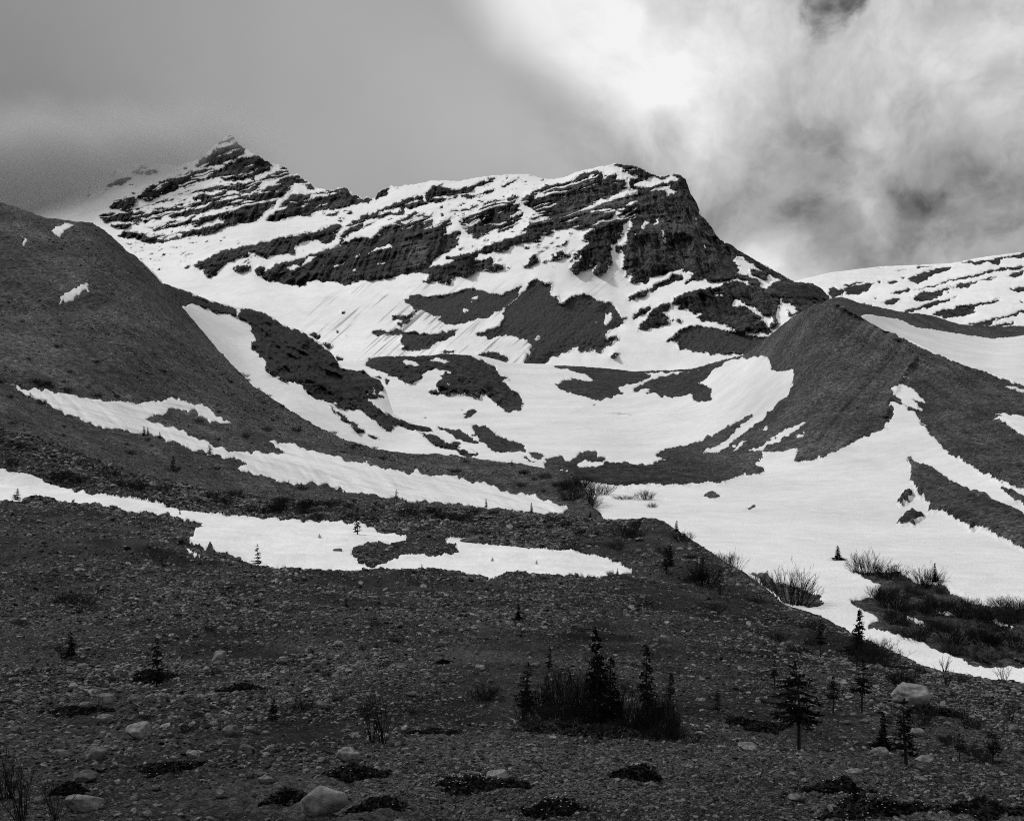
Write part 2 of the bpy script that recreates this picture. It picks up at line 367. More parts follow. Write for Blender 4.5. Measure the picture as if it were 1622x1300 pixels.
VALLEY_MARKS = """
R g 105,850 150,790 260,780 450,775 600,780 640,760 720,745 860,755 1000,770 1060,810 1180,850 1220,890 1230,930 1350,970 1330,985 1250,985 1340,1050 1430,1100 1455,1170 1430,1240 1350,1240 1310,1255 1280,1210 1220,1180 1180,1130 1120,1100 1110,1080 1080,1150 1000,1110 880,1095 760,1090 700,1030 740,990 760,960 800,920 870,910 700,890 600,920 600,970 520,1005 490,1030 470,1020 410,1020 400,970 340,960 220,910 130,880
S g 390,820 460,815 575,860 550,875 470,850
S g 630,815 730,800 890,825 760,835 680,825
S g 750,995 860,1010 820,1022
S g 930,1102 960,1083 987,1102
S g 655,870 755,870 740,882
R g 640,1090 700,1060 745,1085 740,1110 660,1110
R g 270,990 310,970 330,1000 310,1030 280,1020
R g 150,960 220,955 260,985 230,985 170,970
R g 935,1265 1000,1225 1060,1240 1060,1260 1010,1290 950,1295
R g 905,1220 955,1218 930,1237
R h 250,745 500,740 700,750 950,785 1130,840 1150,860 1100,870 1000,910 870,940 860,960 920,990 940,1000 880,1000 780,1030 710,1060 640,1050 520,1000 440,990 370,960 330,920 380,885 500,875 640,890 670,885 560,840 400,790
R h 960,790 1130,795 1400,780 1640,735 1640,775 1400,808 1150,818 1000,812
R h 1000,945 1100,890 1200,855 1300,840 1500,800 1640,790 1640,860 1560,900 1530,930 1470,960 1430,1000 1380,1020 1300,1030 1270,1000 1230,1020 1180,980 1110,1000 1140,950 1000,980
R h 1490,980 1560,920 1640,930 1640,1050 1530,1055 1500,1010
R h 620,1090 670,1078 660,1097
R k 940,150 1080,118 1300,60 1450,15 1540,-10 1640,-30 1640,30 1540,30 1450,30 1350,80 1220,150 1210,190 1130,240 1100,260 1200,270 1215,350 1180,395 1090,405 1060,350 1000,340 1000,200 1180,130 1000,152
R k 0,960 200,970 330,930 500,930 560,960 700,940 860,910 760,880 850,800 1000,770 1120,740 1150,850 1300,840 1530,835 1640,840 1660,890 1600,950 1690,1000 1620,1020 1520,1015 1420,1060 1320,1090 1100,1090 850,1110 700,1095 500,1105 380,1110 200,1075 0,1050
R k -60,880 10,930 60,880 200,825 250,850 230,880 330,880 340,920 200,930 120,915 60,960 0,1000 -200,990 -200,900
R k 1140,1195 1200,1172 1260,1170 1297,1192 1260,1222 1180,1220
R j 370,490 390,470 500,480 560,490 640,530 700,570 750,600 745,630 640,610 560,570 500,520 460,495 400,505
R j 280,377 300,363 317,380 290,384
R j 200,495 300,530 380,530 450,570 470,600 570,610 585,630 560,640 640,680 740,690 770,710 640,720 560,680 440,640 360,600 290,550
R j 695,455 710,445 760,470 790,450 820,470 860,510 920,545 1010,570 1100,610 1150,640 1175,685 1100,680 1040,690 950,695 880,675 800,620 750,590 755,560 720,510
R j 1180,690 1240,700 1320,710 1270,730 1300,745 1220,730
R j 1120,730 1150,720 1220,750 1280,785 1200,770
R j 670,535 700,520 740,535 700,545
R l 340,40 400,20 560,-5 640,40 650,100 680,150 740,150 830,120 860,170 850,220 810,300 780,370 690,430 600,510 590,540 520,600 400,680 330,740 300,790 220,830 60,860 200,840 450,840 560,835 880,815 860,880 860,915 960,915 1160,850 1290,790 1400,730 1530,680 1640,640 1640,-500 1050,-470 800,-320 560,-130 400,-30
R l 0,735 50,745 160,690 320,595 430,540 500,500 530,510 450,590 340,680 250,750 100,830 0,860
S l 60,860 220,770 330,680 440,590 530,500 600,480 600,530 500,600 400,670 300,750 220,820 130,840
S l 450,835 620,760 700,710 820,630 920,575 940,590 860,650 740,730 620,790 560,830
S l 860,750 880,700 950,650 930,690 870,735
S l 1325,412 1450,280 1550,155 1592,165 1500,250 1400,345 1330,405
S l 310,820 400,740 440,740 380,800 330,830
S l 590,835 700,775 650,812
S l 550,662 620,618 645,628 570,664
R m 0,-420 200,-350 450,-240 650,-100 830,-20 1000,50 1250,120 1500,210 1640,270 1700,310 2300,500 2300,1500 1700,1200 1622,1150 1450,1080 1200,960 1000,850 880,760 780,670 720,600 820,650 700,540 560,430 490,410 455,450 495,470 490,540 440,640 340,680 200,720 0,830
S m 573,200 600,183 648,237
S m 485,295 570,235 620,260 700,340 790,450 660,385 770,500 600,450 560,400 485,355 525,310
S m 1250,125 1420,185 1640,265 1640,292 1500,240 1350,187
S m 1440,270 1550,300 1640,333 1640,357 1500,312
S m 1360,510 1480,530 1622,560 1700,600 1700,740 1622,710 1500,640 1350,550 1480,570
R n 1135,0 1240,20 1340,70 1440,95 1500,130 1622,190 1700,230 2200,400 2200,560 1700,350 1622,325 1540,290 1440,240 1400,245 1340,210 1270,165 1220,155 1180,90 1140,40
R m 610,870 820,960 1110,1130 1270,1200 1400,1300 820,1300 800,1230 690,1110 650,980
R m 1410,1130 1440,1115 1622,1200 1700,1240 1700,1300 1560,1230
R m 535,1220 580,1160 650,1125 670,1160 620,1230 550,1250
R n 1080,220 1150,155 1160,180 1190,170 1195,190 1150,225 1100,232
R n 440,172 470,156 475,165 455,182
R n 440,450 520,450 560,480 640,500 720,540 775,585 740,600 600,585 540,520 480,470
R n 870,575 980,560 1010,520 960,495 880,450 960,455 1080,460 1180,510 1290,520 1300,540 1400,590 1520,610 1700,620 2200,640 2200,880 1700,870 1622,860 1500,855 1400,850 1340,820 1250,790 1160,740 1050,715 960,700 960,680 1000,660 990,640 920,610
S n 1100,640 1180,660 1220,690 1160,670
S n 1255,625 1345,628 1290,642
S n 1440,655 1560,668 1622,680 1500,672
"""
HILL_MARKS = """
S o 20,120 100,150 260,170 350,180 480,200 600,205 660,200 720,185 850,220 900,250 1000,300 900,290 820,240 720,230 690,250 640,260 610,280 700,310 800,330 800,340 900,390 1000,420 1150,430 1230,425 1190,400 1120,370 1260,390 1400,430 1640,480 1640,610 1500,590 1380,555 1230,545 1100,510 1010,490 1060,470 900,430 740,380 640,350 500,325 400,305 300,265 200,220 100,170
S p 240,370 350,390 550,410 700,440 800,480 940,500 1070,545 1080,570 980,580 870,570 740,555 600,530 400,520 250,500 240,400
S q 210,590 260,570 265,545 300,545 325,560 280,590 240,605
S q 88,620 105,615 107,640 92,647
S q 255,880 300,850 340,820 380,810 370,840 310,880 260,895
"""
SLOPE_MARKS = """
S z -500,660 -200,705 -50,735 0,742 60,757 130,780 200,792 300,812 420,824 560,828 600,840 650,856 640,864 600,860 570,862 556,880 570,896 600,900 625,885 650,876 690,880 720,878 725,868 700,855 740,858 800,866 900,875 950,885 1002,905 985,908 958,904 957,914 945,912 925,906 895,910 892,921 870,915 820,912 790,922 775,927 755,915 730,908 715,907 695,908 660,915 620,908 560,905 520,906 480,901 420,897 390,892 350,880 300,865 295,855 320,830 280,820 200,812 150,808 100,800 60,795 0,801 -50,800 -200,790 -500,760
S z 280,869 300,873 322,886 300,882
"""
TALUS_MARKS = """
S h 1275,545 1370,470 1450,420 1530,410 1640,415 1640,630 1500,630 1400,600 1360,560 1390,540 1300,550
S e -10,930 80,900 180,900 300,920 480,950 700,995 800,960 800,1100 560,1160 500,1130 400,1120 240,1150 200,1120 100,1110 -10,1100
S g 440,300 500,265 600,265 740,265 850,235 920,215 990,195 1040,205 1100,215 1180,240 1270,250 1330,230 1400,200 1440,180 1380,290 1330,350 1270,380 1150,440 1060,470 980,495 880,515 800,505 740,480 760,440 680,440 640,410 580,380 520,370 460,330
S g 330,465 350,430 400,425 450,440 430,465 340,475
S g 380,510 440,450 540,385 560,390 500,450 440,500 400,540
S g 150,580 190,555 300,570 380,530 420,570 500,570 560,580 700,585 800,570 890,548 900,560 840,610 760,640 640,720 540,730 480,740 420,730 460,690 400,660 410,590 360,600 260,600 210,610
S g 740,750 800,735 880,740 860,760
S g 1050,800 1080,760 1150,745 1240,750 1320,785 1330,820 1280,860 1180,860 1080,830
S g 1560,110 1530,160 1440,240 1320,370 1280,400 1290,440 1250,520 1140,560 1050,600 1080,615 1140,610 1140,640 1200,620 1300,600 1400,620 1480,600 1490,650 1540,700 1500,760 1450,860 1560,860 1640,840 1640,160
S h 0,170 140,10 150,60 290,40 270,140 320,160 360,210 390,215 480,150 550,135 640,150 680,190 780,215 830,235 840,290 880,350 935,345 870,410 840,430 780,450 750,480 730,520 790,520 860,480 880,450 850,520 780,580 740,620 680,640 640,620 620,600 560,650 520,620 520,580 400,640 300,680 230,740 60,750 120,680 140,600 110,560 40,520 0,550
"""
# ------------------------------------------------------------------ numpy tools
def _hash(ix, iy, iz, seed):
    h = (ix.astype(np.int64) * 374761393 + iy.astype(np.int64) * 668265263 + iz.astype(np.int64) * 2147483647 + seed * 1274126177) & 0xffffffff
    h = ((h ^ (h >> 13)) * 1274126177) & 0xffffffff
    h = h ^ (h >> 16)
    return (h & 0xffff).astype(np.float32) / 65535.0
def vnoise(x, y, seed=0):
    ix, iy = np.floor(x), np.floor(y); fx, fy = x - ix, y - iy
    fx = fx * fx * (3 - 2 * fx); fy = fy * fy * (3 - 2 * fy)
    z = np.zeros_like(ix)
    a = _hash(ix, iy, z, seed); b = _hash(ix + 1, iy, z, seed); c = _hash(ix, iy + 1, z, seed); d = _hash(ix + 1, iy + 1, z, seed)
    return (a + (b - a) * fx) * (1 - fy) + (c + (d - c) * fx) * fy - 0.5
def fbm(x, y, seed=0, octaves=4, gain=0.5, lac=2.03):
    s = 0; amp = 1.0; t = 0
    for o in range(octaves):
        s = s + amp * vnoise(x + 13.7 * o, y - 7.1 * o, seed + o * 17); t += amp; amp *= gain; x = x * lac; y = y * lac
    return s / t * 2.0
def ridged(x, y, seed=0, octaves=4, gain=0.55):
    s = 0; amp = 1.0; t = 0
    for o in range(octaves):
        s = s + amp * (1 - 4 * np.abs(vnoise(x + 5.3 * o, y + 9.1 * o, seed + o * 31))); t += amp; amp *= gain; x = x * 2.1; y = y * 2.1
    return s / t
def box_blur(a, r, axis):
    if r < 1: return a
    k = 2 * r + 1
    pad = [(0, 0), (0, 0)]; pad[axis] = (r + 1, r)
    c = np.cumsum(np.pad(a, pad, mode='edge'), axis=axis, dtype=np.float64)
    if axis == 0: return ((c[k:] - c[:-k]) / k).astype(np.float32)
    return ((c[:, k:] - c[:, :-k]) / k).astype(np.float32)

# ------------------------------------------------------------------ snow outline raster (world cover, sampled per ground point)
SS = 2.0; RX0, RY0, RX1, RY1 = -560, 150, 2360, 1200
def raster(marks, start):
    W, H = int((RX1 - RX0) * SS), int((RY1 - RY0) * SS)
    m = np.full((H, W), start, np.float32)
    for line in marks.strip().splitlines():
        tok = line.split(); ox, oy, sc = T[tok[1]]
        p = np.array([[float(v) for v in t.split(',')] for t in tok[2:]])
        p[:, 0] = (ox + p[:, 0] / sc - RX0) * SS; p[:, 1] = (oy + p[:, 1] / sc - RY0) * SS
        val = 1.0 if tok[0] == 'S' else 0.0
        y0, y1 = max(0, int(p[:, 1].min())), min(H - 1, int(p[:, 1].max()) + 1)
        q = np.roll(p, -1, 0)
        for yy in range(y0, y1 + 1):
            yc = yy + 0.5
            c = (p[:, 1] <= yc) != (q[:, 1] <= yc)
            if not c.any(): continue
            xs = np.sort(p[c, 0] + (yc - p[c, 1]) * (q[c, 0] - p[c, 0]) / (q[c, 1] - p[c, 1]))
            for a, b in zip(xs[::2], xs[1::2]):
                m[yy, max(0, int(round(a))):max(0, int(round(b)))] = val
    m = box_blur(box_blur(m, 1, 0), 1, 1)
    return m
def sample(m, x, y):
    u = np.clip((x - RX0) * SS - 0.5, 0, m.shape[1] - 1.001); v = np.clip((y - RY0) * SS - 0.5, 0, m.shape[0] - 1.001)
    i, j = u.astype(int), v.astype(int); fu, fv = u - i, v - j
    return (m[j, i] * (1 - fu) + m[j, i + 1] * fu) * (1 - fv) + (m[j + 1, i] * (1 - fu) + m[j + 1, i + 1] * fu) * fv

def poly(pts, x, k=1):
    p = np.array(pts, float); return np.interp(x, p[:, 0], p[:, k])

class Sheet: pass
WIDE = {}
def build_sheet(lines, x0, x1, dx, dy, snow_m=None, start=0.0, mark=None, relief=0.0, front=None, back=None,
                disp=None, warp=(2.0, 6.0), ledge=None, ysmooth=12, crest_jag=None, xsmooth=22, ragged=1.5, fringe=(0.0, 5.0, 3.0)):
    """ground profile lines (compass x, elevation y, distance) from near to far -> grid of world points"""
    xs = np.arange(x0, x1 + dx, dx); n = len(xs)
    Y = np.array([poly(l, xs, 1) for l in lines]); D = np.array([poly(l, xs, 2) for l in lines])
    for i in range(1, len(lines)): Y[i] = np.minimum(Y[i], Y[i - 1] - 0.5)
    if crest_jag is not None: Y[-1] -= crest_jag(xs)
    rows = []; 
    seg = [max(2, int(math.ceil(np.percentile(Y[i] - Y[i + 1], 92) / dy))) for i in range(len(lines) - 1)]
    ys, ds = [], []
    for i, sgm in enumerate(seg):
        for k in range(sgm + (1 if i == len(seg) - 1 else 0)):
            t = k / sgm
            ys.append(Y[i] * (1 - t) + Y[i + 1] * t)
            ds.append(1.0 / ((1 - t) / D[i] + t / D[i + 1]))
    ys = np.array(ys); ds = np.array(ds)
    Yr = Y.copy(); r_ = max(1, int(xsmooth / dx))
    for _ in range(2): Yr = box_blur(Yr, r_, 1)
    yr = np.array([Yr[i] * (1 - k / sgm) + Yr[i + 1] * (k / sgm) for i, sgm in enumerate(seg) for k in range(sgm + (1 if i == len(seg) - 1 else 0))])
    for _ in range(2): ds = box_blur(ds, ysmooth, 0); yr = box_blur(yr, ysmooth, 0)
    for _ in range(3): ds = box_blur(ds, r_, 1)
    inv = 1.0 / ds; sl = np.minimum((inv[-1] - inv[-8]) / (yr[-1] - yr[-8]) * -1.0, 0)     # change of 1/distance per pixel upward
    topy = yr[-1] - 40; topi = np.maximum(inv[-1] + sl * 40, inv[-1] * 0.6)
    yr = np.concatenate([yr, topy[None]], 0); inv = np.concatenate([inv, topi[None]], 0)
    dn = np.empty_like(ys)
    for c_ in range(n): dn[:, c_] = 1.0 / np.interp(-ys[:, c_], -yr[:, c_], inv[:, c_])
    ds = dn
    # field
    sh = Sheet(); sh.xs = xs; sh.px = np.broadcast_to(xs, ys.shape).copy(); sh.py = ys
    X = sh.px; wa, wl = warp
    if snow_m is not None:
        wx = X + wa * fbm(X / wl, ys / wl, 5, 4, 0.6); wy = ys + wa * 0.5 * fbm(X / wl, ys / wl, 55, 4, 0.6)
        f = sample(snow_m, wx, wy) * 2 - 1
        ca, sa = math.cos(fringe[0]), math.sin(fringe[0])
        uu = (wx * ca + wy * sa) / fringe[1]; vv = (-wx * sa + wy * ca) / fringe[2]
        if id(snow_m) not in WIDE: WIDE[id(snow_m)] = box_blur(box_blur(box_blur(box_blur(snow_m, 4, 0), 4, 1), 4, 0), 4, 1)
        wide = 2 * sample(WIDE[id(snow_m)], wx, wy) - 1
        band = 1 - np.abs(wide); f = 0.32 * f + 0.80 * wide
        f = (f + 0.8 * ragged * fbm(uu, vv, 205, 4, 0.65) * (0.15 + band)) * 1.3
        if ledge is not None: f = ledge(X, ys, f)
    else:
        f = np.full_like(ys, start * 2 - 1)
    sh.f = f
    if relief:
        wgt = np.clip(f, -1, 1)
        wgt = box_blur(wgt, 2, 0)
        c = np.cumsum((wgt - box_blur(wgt, 30, 0)) * np.abs(np.gradient(ys, axis=0)), axis=0)
        c = c - box_blur(c, 60, 0)
        for _ in range(2): c = box_blur(c, 4, 1)
        ds = ds + relief * c * ds / F_PX
    P = np.empty(ys.shape + (3,))
    P[..., 1] = ds; P[..., 0] = ds * (X - CX) / F_PX; P[..., 2] = ds * (CY - ys) / F_PX
    if disp is not None:
        dd, dz = disp(P, X, ys, f)
        ds = ds - dd
        P[..., 1] = ds; P[..., 0] = ds * (X - CX) / F_PX; P[..., 2] = ds * (CY - ys) / F_PX + dz
    # rows before and behind
    pre, post = [], []
    if front:
        for dd, dz, spread in front:
            r = P[0].copy(); r[:, 1] += dd; r[:, 2] += dz; r[:, 0] *= spread; pre.append(r)
    if back:
        top = P[-1]
        for dd, dz in back:
            r = top.copy(); r[:, 1] += dd; r[:, 2] += dz
            r[:, 2] += 0.12 * abs(dz) * fbm(r[:, 0] / (abs(dz) + 3), r[:, 1] / (abs(dz) + 3), 9)
            post.append(r)
    pre = pre[::-1]
    sh.core = P; sh.npre = len(pre)
    sh.P = np.concatenate([np.array(pre).reshape(-1, n, 3), P, np.array(post).reshape(-1, n, 3)], 0)
    fa = np.concatenate([np.repeat(f[:1], len(pre), 0), f, np.repeat(f[-1:], len(post), 0)], 0)
    sh.F = fa
    return sh

def grid_normals(P):
    du = np.gradient(P, axis=1); dv = np.gradient(P, axis=0)
    nrm = np.cross(du, dv); l = np.linalg.norm(nrm, axis=2, keepdims=True); nrm /= np.maximum(l, 1e-9)
    nrm[nrm[..., 2] < 0] *= -1
    return nrm

def mesh_from_grid(name, P, keep, mat, attrs=None):
    nr, nc = P.shape[:2]
    idx = np.arange(nr * nc).reshape(nr, nc)
    q = np.stack([idx[:-1, :-1], idx[:-1, 1:], idx[1:, 1:], idx[1:, :-1]], -1)[keep]
    used = np.unique(q); remap = np.full(nr * nc, -1, np.int32); remap[used] = np.arange(len(used))
    q = remap[q].astype(np.int32)
    me = bpy.data.meshes.new(name)
    me.vertices.add(len(used)); me.vertices.foreach_set('co', P.reshape(-1, 3)[used].astype(np.float32).ravel())
    me.loops.add(q.size); me.loops.foreach_set('vertex_index', q.ravel())
    me.polygons.add(len(q)); me.polygons.foreach_set('loop_start', np.arange(0, q.size, 4, dtype=np.int32))
    me.polygons.foreach_set('loop_total', np.full(len(q), 4, np.int32))
    me.polygons.foreach_set('use_smooth', np.ones(len(q), bool))
    for k, a in (attrs or {}).items():
        at = me.attributes.new(k, 'FLOAT', 'POINT'); at.data.foreach_set('value', a.reshape(-1)[used].astype(np.float32))
    me.materials.append(mat); me.update(calc_edges=True)
    o = bpy.data.objects.new(name, me); scene.collection.objects.link(o)
    o['kind'] = 'structure'
    return o

def make_ground(sh, name, mat, snow_name=None, snow_mat=None, attrs=None, thick=1.2, label=None, snow_label=None, min_thick=0.0):
    f = sh.F
    fm = np.minimum(np.minimum(f[:-1, :-1], f[1:, :-1]), np.minimum(f[:-1, 1:], f[1:, 1:]))
    fM = np.maximum(np.maximum(f[:-1, :-1], f[1:, :-1]), np.maximum(f[:-1, 1:], f[1:, 1:]))
    full = {k: np.concatenate([np.repeat(a[:1], sh.npre, 0), a, np.repeat(a[-1:], sh.P.shape[0] - sh.npre - a.shape[0], 0)], 0) for k, a in (attrs or {}).items()}
    o = mesh_from_grid(name, sh.P, fm < 0.85 if snow_name else np.ones_like(fm, bool), mat, full)
    if label: o['label'] = label
    if snow_name:
        N = grid_normals(sh.P)
        pxm = np.maximum(np.abs(sh.P[..., 1:2]), 8) / F_PX
        off = np.clip(f, -1, 1)[..., None] * np.maximum(pxm * thick, min_thick)
        S = sh.P + N * off
        full = dict(full); full['edge'] = np.clip(f, 0, 1.5)
        s = mesh_from_grid(snow_name, S, fM > -0.15, snow_mat, full)
        if snow_label: s['label'] = snow_label
    return o

# ------------------------------------------------------------------ materials
def grey(v): return (v, v, v, 1.0)
def new_mat(name):
    m = bpy.data.materials.new(name); m.use_nodes = True
    t = NT(m.node_tree); t.n.clear()
    out = t.new('ShaderNodeOutputMaterial'); b = t.new('ShaderNodeBsdfPrincipled')
    b.inputs['Roughness'].default_value = 0.95
    b.inputs['Specular IOR Level'].default_value = 0.12
    t.l.new(b.outputs[0], out.inputs['Surface'])
    t.b = b; return m, t
def set_grey(t, v):
    c = t.new('ShaderNodeCombineColor')
    for i in range(3): t.l.new(v, c.inputs[i])
    t.l.new(c.outputs[0], t.b.inputs['Base Color'])
def scaled(t, vec, s):
    m = t.new('ShaderNodeMapping'); m.inputs['Scale'].default_value = s; t.l.new(vec, m.inputs[0]); return m.outputs[0]
def bump(t, h, dist, strength=1.0):
    b = t.new('ShaderNodeBump'); b.inputs['Strength'].default_value = strength; b.inputs['Distance'].default_value = dist
    t.l.new(h, b.inputs['Height']); t.l.new(b.outputs[0], t.b.inputs['Normal'])

def mat_rock(name, lo, hi, strat=0.15, flute=0.06, dist=3.0, scale=1.0, talus=False, pale=False):
    """bedded cliff rock: tilted strata, vertical joints"""
    m, t = new_mat(name)
    co = t.new('ShaderNodeNewGeometry').outputs['Position']
    rot = t.new('ShaderNodeMapping'); rot.inputs['Rotation'].default_value = (0, math.radians(14), 0); t.l.new(co, rot.inputs[0])
    s1 = t.noise(scaled(t, rot.outputs[0], (0.006 * scale, 0.006 * scale, strat * scale)), 1.0, 6, 0.65, 0.6)
    s2 = t.noise(scaled(t, co, (flute * scale * 2.4, flute * scale * 2.4, 0.012 * scale)), 1.0, 6, 0.65, 0.8)
    s3 = t.noise(co, 0.22 * scale, 6, 0.75)
    v = t.math('ADD', t.math('MULTIPLY', s1, 0.22), t.math('ADD', t.math('MULTIPLY', s2, 0.43), t.math('MULTIPLY', s3, 0.35)))
    big = t.noise(co, 0.012 * scale, 3, 0.5)
    g = t.math('MULTIPLY', t.maprange(v, 0.455, 0.575, lo, hi), t.maprange(big, 0.35, 0.68, 0.6, 1.5))
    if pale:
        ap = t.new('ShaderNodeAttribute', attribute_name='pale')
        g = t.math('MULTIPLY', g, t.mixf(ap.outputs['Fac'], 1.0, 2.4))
    if talus:
        at = t.new('ShaderNodeAttribute', attribute_name='talus')
        tg = t.maprange(t.noise(co, 0.5, 5, 0.8), 0.42, 0.58, 0.022, 0.066)
        g = t.mixf(t.math('MULTIPLY', at.outputs['Fac'], 0.92), g, tg)
    set_grey(t, g)
    bump(t, v, dist, 0.9)
    return m

def mat_gravel(name, lo, hi, s_small, s_big, pale=0.16, dist=0.3, pale_amt=0.10, streak_shade=None, mats=None, crag=False):
    """till: fine debris with scattered paler stones"""
    m, t = new_mat(name)
    co = t.new('ShaderNodeNewGeometry').outputs['Position']
    n1 = t.noise(co, s_small, 9, 0.78)
    n2 = t.noise(co, s_big, 4, 0.6)
    vc = t.new('ShaderNodeTexVoronoi'); vc.inputs['Scale'].default_value = s_small * 1.1; t.l.new(co, vc.inputs['Vector'])
    sep = t.new('ShaderNodeSeparateColor'); t.l.new(vc.outputs['Color'], sep.inputs[0])
    st = t.math('MULTIPLY', t.math('GREATER_THAN', sep.outputs[0], 1.0 - pale_amt), t.maprange(vc.outputs['Distance'], 0.28, 0.40, 1.0, 0.0))
    v = t.math('ADD', t.math('MULTIPLY', n1, 0.6), t.math('MULTIPLY', n2, 0.4))
    g = t.maprange(v, 0.44, 0.58, lo, hi)
    g = t.math('MULTIPLY', g, t.maprange(sep.outputs[1], 0, 1, 0.5, 1.5))
    if streak_shade is not None:
        sm = t.new('ShaderNodeMapping'); sm.inputs['Rotation'].default_value = streak_shade[0]; sm.inputs['Scale'].default_value = streak_shade[1]; t.l.new(co, sm.inputs[0])
        sn = t.noise(sm.outputs[0], 1.0, 4, 0.6)
        g = t.math('MULTIPLY', g, t.maprange(sn, 0.3, 0.7, 0.75, 1.25))
    # second, finer generation of stones
    v2 = t.new('ShaderNodeTexVoronoi'); v2.inputs['Scale'].default_value = s_small * 3.7; t.l.new(co, v2.inputs['Vector'])
    sp2 = t.new('ShaderNodeSeparateColor'); t.l.new(v2.outputs['Color'], sp2.inputs[0])
    g = t.math('MULTIPLY', g, t.maprange(sp2.outputs[0], 0, 1, 0.45, 1.65))
    if crag:
        ac = t.new('ShaderNodeAttribute', attribute_name='crag')
        cg = t.maprange(t.noise(scaled(t, co, (0.25, 0.12, 0.5)), 1.0, 8, 0.75), 0.45, 0.57, 0.002, 0.040)
        g = t.mixf(ac.outputs['Fac'], g, cg)
    if crag:
        asx = t.new('ShaderNodeAttribute', attribute_name='streak_shade')
        g = t.math('MULTIPLY', g, t.math('ADD', 1.0, asx.outputs['Fac']))  # fall-line streaks and painted flank shading multiply the colour
    if mats is not None:
        ar = t.new('ShaderNodeAttribute', attribute_name='ripple')
        g = t.math('MULTIPLY', g, t.mixf(ar.outputs['Fac'], 1.0, 0.40))
        mn = t.noise(co, mats, 6, 0.62, 0.4)
        g = t.math('MULTIPLY', g, t.maprange(mn, 0.50, 0.60, 1.0, 0.38, True))
        st = t.math('MULTIPLY', st, t.maprange(mn, 0.50, 0.58, 1.0, 0.25, True))
    if mats is not None:
        at = t.new('ShaderNodeAttribute', attribute_name='terrace')
        g = t.math('MULTIPLY', g, t.mixf(at.outputs['Fac'], 1.0, 1.9))
    g = t.mixf(t.math('MULTIPLY', st, t.maprange(sep.outputs[2], 0, 1, 0.3, 1.0)), g, pale)
    set_grey(t, g)
    h = t.math('ADD', t.math('MULTIPLY', n1, 0.7), t.math('ADD', t.math('MULTIPLY', t.math('SUBTRACT', 0.5, vc.outputs['Distance']), 0.5), t.math('MULTIPLY', t.math('SUBTRACT', 0.5, v2.outputs['Distance']), 0.3)))
    bump(t, h, dist, 1.0)
    return m

def mat_snow(name, base, scale, dirt=0.0, rel=0.9):
    m, t = new_mat(name)
    co = t.new('ShaderNodeNewGeometry').outputs['Position']
    n1 = t.noise(co, scale, 5, 0.6); n2 = t.noise(co, scale * 0.12, 3, 0.5); n3 = t.noise(co, scale * 9, 2, 0.7)
    v = t.math('ADD', t.math('MULTIPLY', n1, 0.35), t.math('ADD', t.math('MULTIPLY', n2, 0.4), t.math('MULTIPLY', n3, 0.25)))
    g = t.maprange(v, 0.36, 0.64, base * 0.82, min(base * 1.10, 0.93))
    if dirt:
        at = t.new('ShaderNodeAttribute', attribute_name='dirt')
        g = t.mixf(at.outputs['Fac'], g, dirt)
    ed = t.new('ShaderNodeAttribute', attribute_name='edge')       # thin wet dirty rim of the old snow
    g = t.math('MULTIPLY', g, t.maprange(ed.outputs['Fac'], 0.0, 0.9, 0.62, 1.0, True))
    set_grey(t, g)
    t.b.inputs['Roughness'].default_value = 0.8
    bump(t, v, 0.5 / scale * 0.8 * rel, rel)
    return m

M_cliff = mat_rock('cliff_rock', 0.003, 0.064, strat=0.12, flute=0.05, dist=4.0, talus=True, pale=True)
M_crag = mat_rock('crag_rock', 0.003, 0.046, strat=0.5, flute=0.2, dist=1.2, scale=2.0)
M_till_far = mat_gravel('moraine_till', 0.030, 0.082, 0.8, 0.05, pale=0.16, dist=0.7, pale_amt=0.07, crag=True)
M_till_near = mat_gravel('slope_gravel', 0.009, 0.050, 9.0, 0.25, pale=0.11, dist=0.10, pale_amt=0.20, mats=0.16)
M_snow_far = mat_snow('old_snow_far', 0.80, 0.05, dirt=0.10, rel=0.4)
M_snow_mid = mat_snow('old_snow', 0.68, 0.3, dirt=0.30, rel=0.65)
M_snow_near = mat_snow('sun_cupped_snow', 0.75, 3.0, dirt=0.30)

# ------------------------------------------------------------------ terrain sheets, far to near
# the land under everything
bg_me = bpy.data.meshes.new('valley_floor'); R_ = 9000.0
_n = 60; g_ = np.linspace(-R_, R_, _n + 1); gx, gy = np.meshgrid(g_, g_)
gz = -45 + 12 * fbm(gx / 900, gy / 900, 3)
mesh_from_grid('valley_floor', np.stack([gx, gy, gz], -1), np.ones((_n, _n), bool), M_till_far)

# far snowy ridge at the right
ridge_top = [(1150,452,2300),(1248,449,2300),(1280,441,2300),(1315,433,2350),(1355,428,2400),(1396,423,2450),(1450,421,2500),(1507,418,2500),(1553,409,2500),(1622,400,2500),(1700,392,2500),(1900,380,2500),(2100,386,2500)]
R_mask = raster(RIDGE_MARKS, 1.0)
def ridge_disp(P, X, Y, f):
    rock = np.clip(0.5 - 0.5 * box_blur(f.astype(np.float32), 2, 0), 0, 1)
    return 14 * rock * fbm(P[..., 0] / 90, P[..., 2] / 14, 71, 5) + 10 * fbm(P[..., 0] / 160, P[..., 2] / 40, 72, 3), 0.5 * fbm(X / 9, Y / 9, 12, 3)
sh = build_sheet([[(1100,640,1350),(2200,660,1350)], [(1100,560,1500),(2200,580,1500)],[(1100,500,1900),(1400,480,1900),(1700,470,1950),(2200,450,2000)], ridge_top], 1150, 2000, 1.5, 1.2, R_mask, relief=1.2,
                 front=[(-60,-60,1.0)], back=[(30,-6),(120,-40),(600,-300),(1500,-520)], disp=ridge_disp, ragged=2.0, fringe=(-0.25, 7.0, 2.2), warp=(8.0, 8.0))
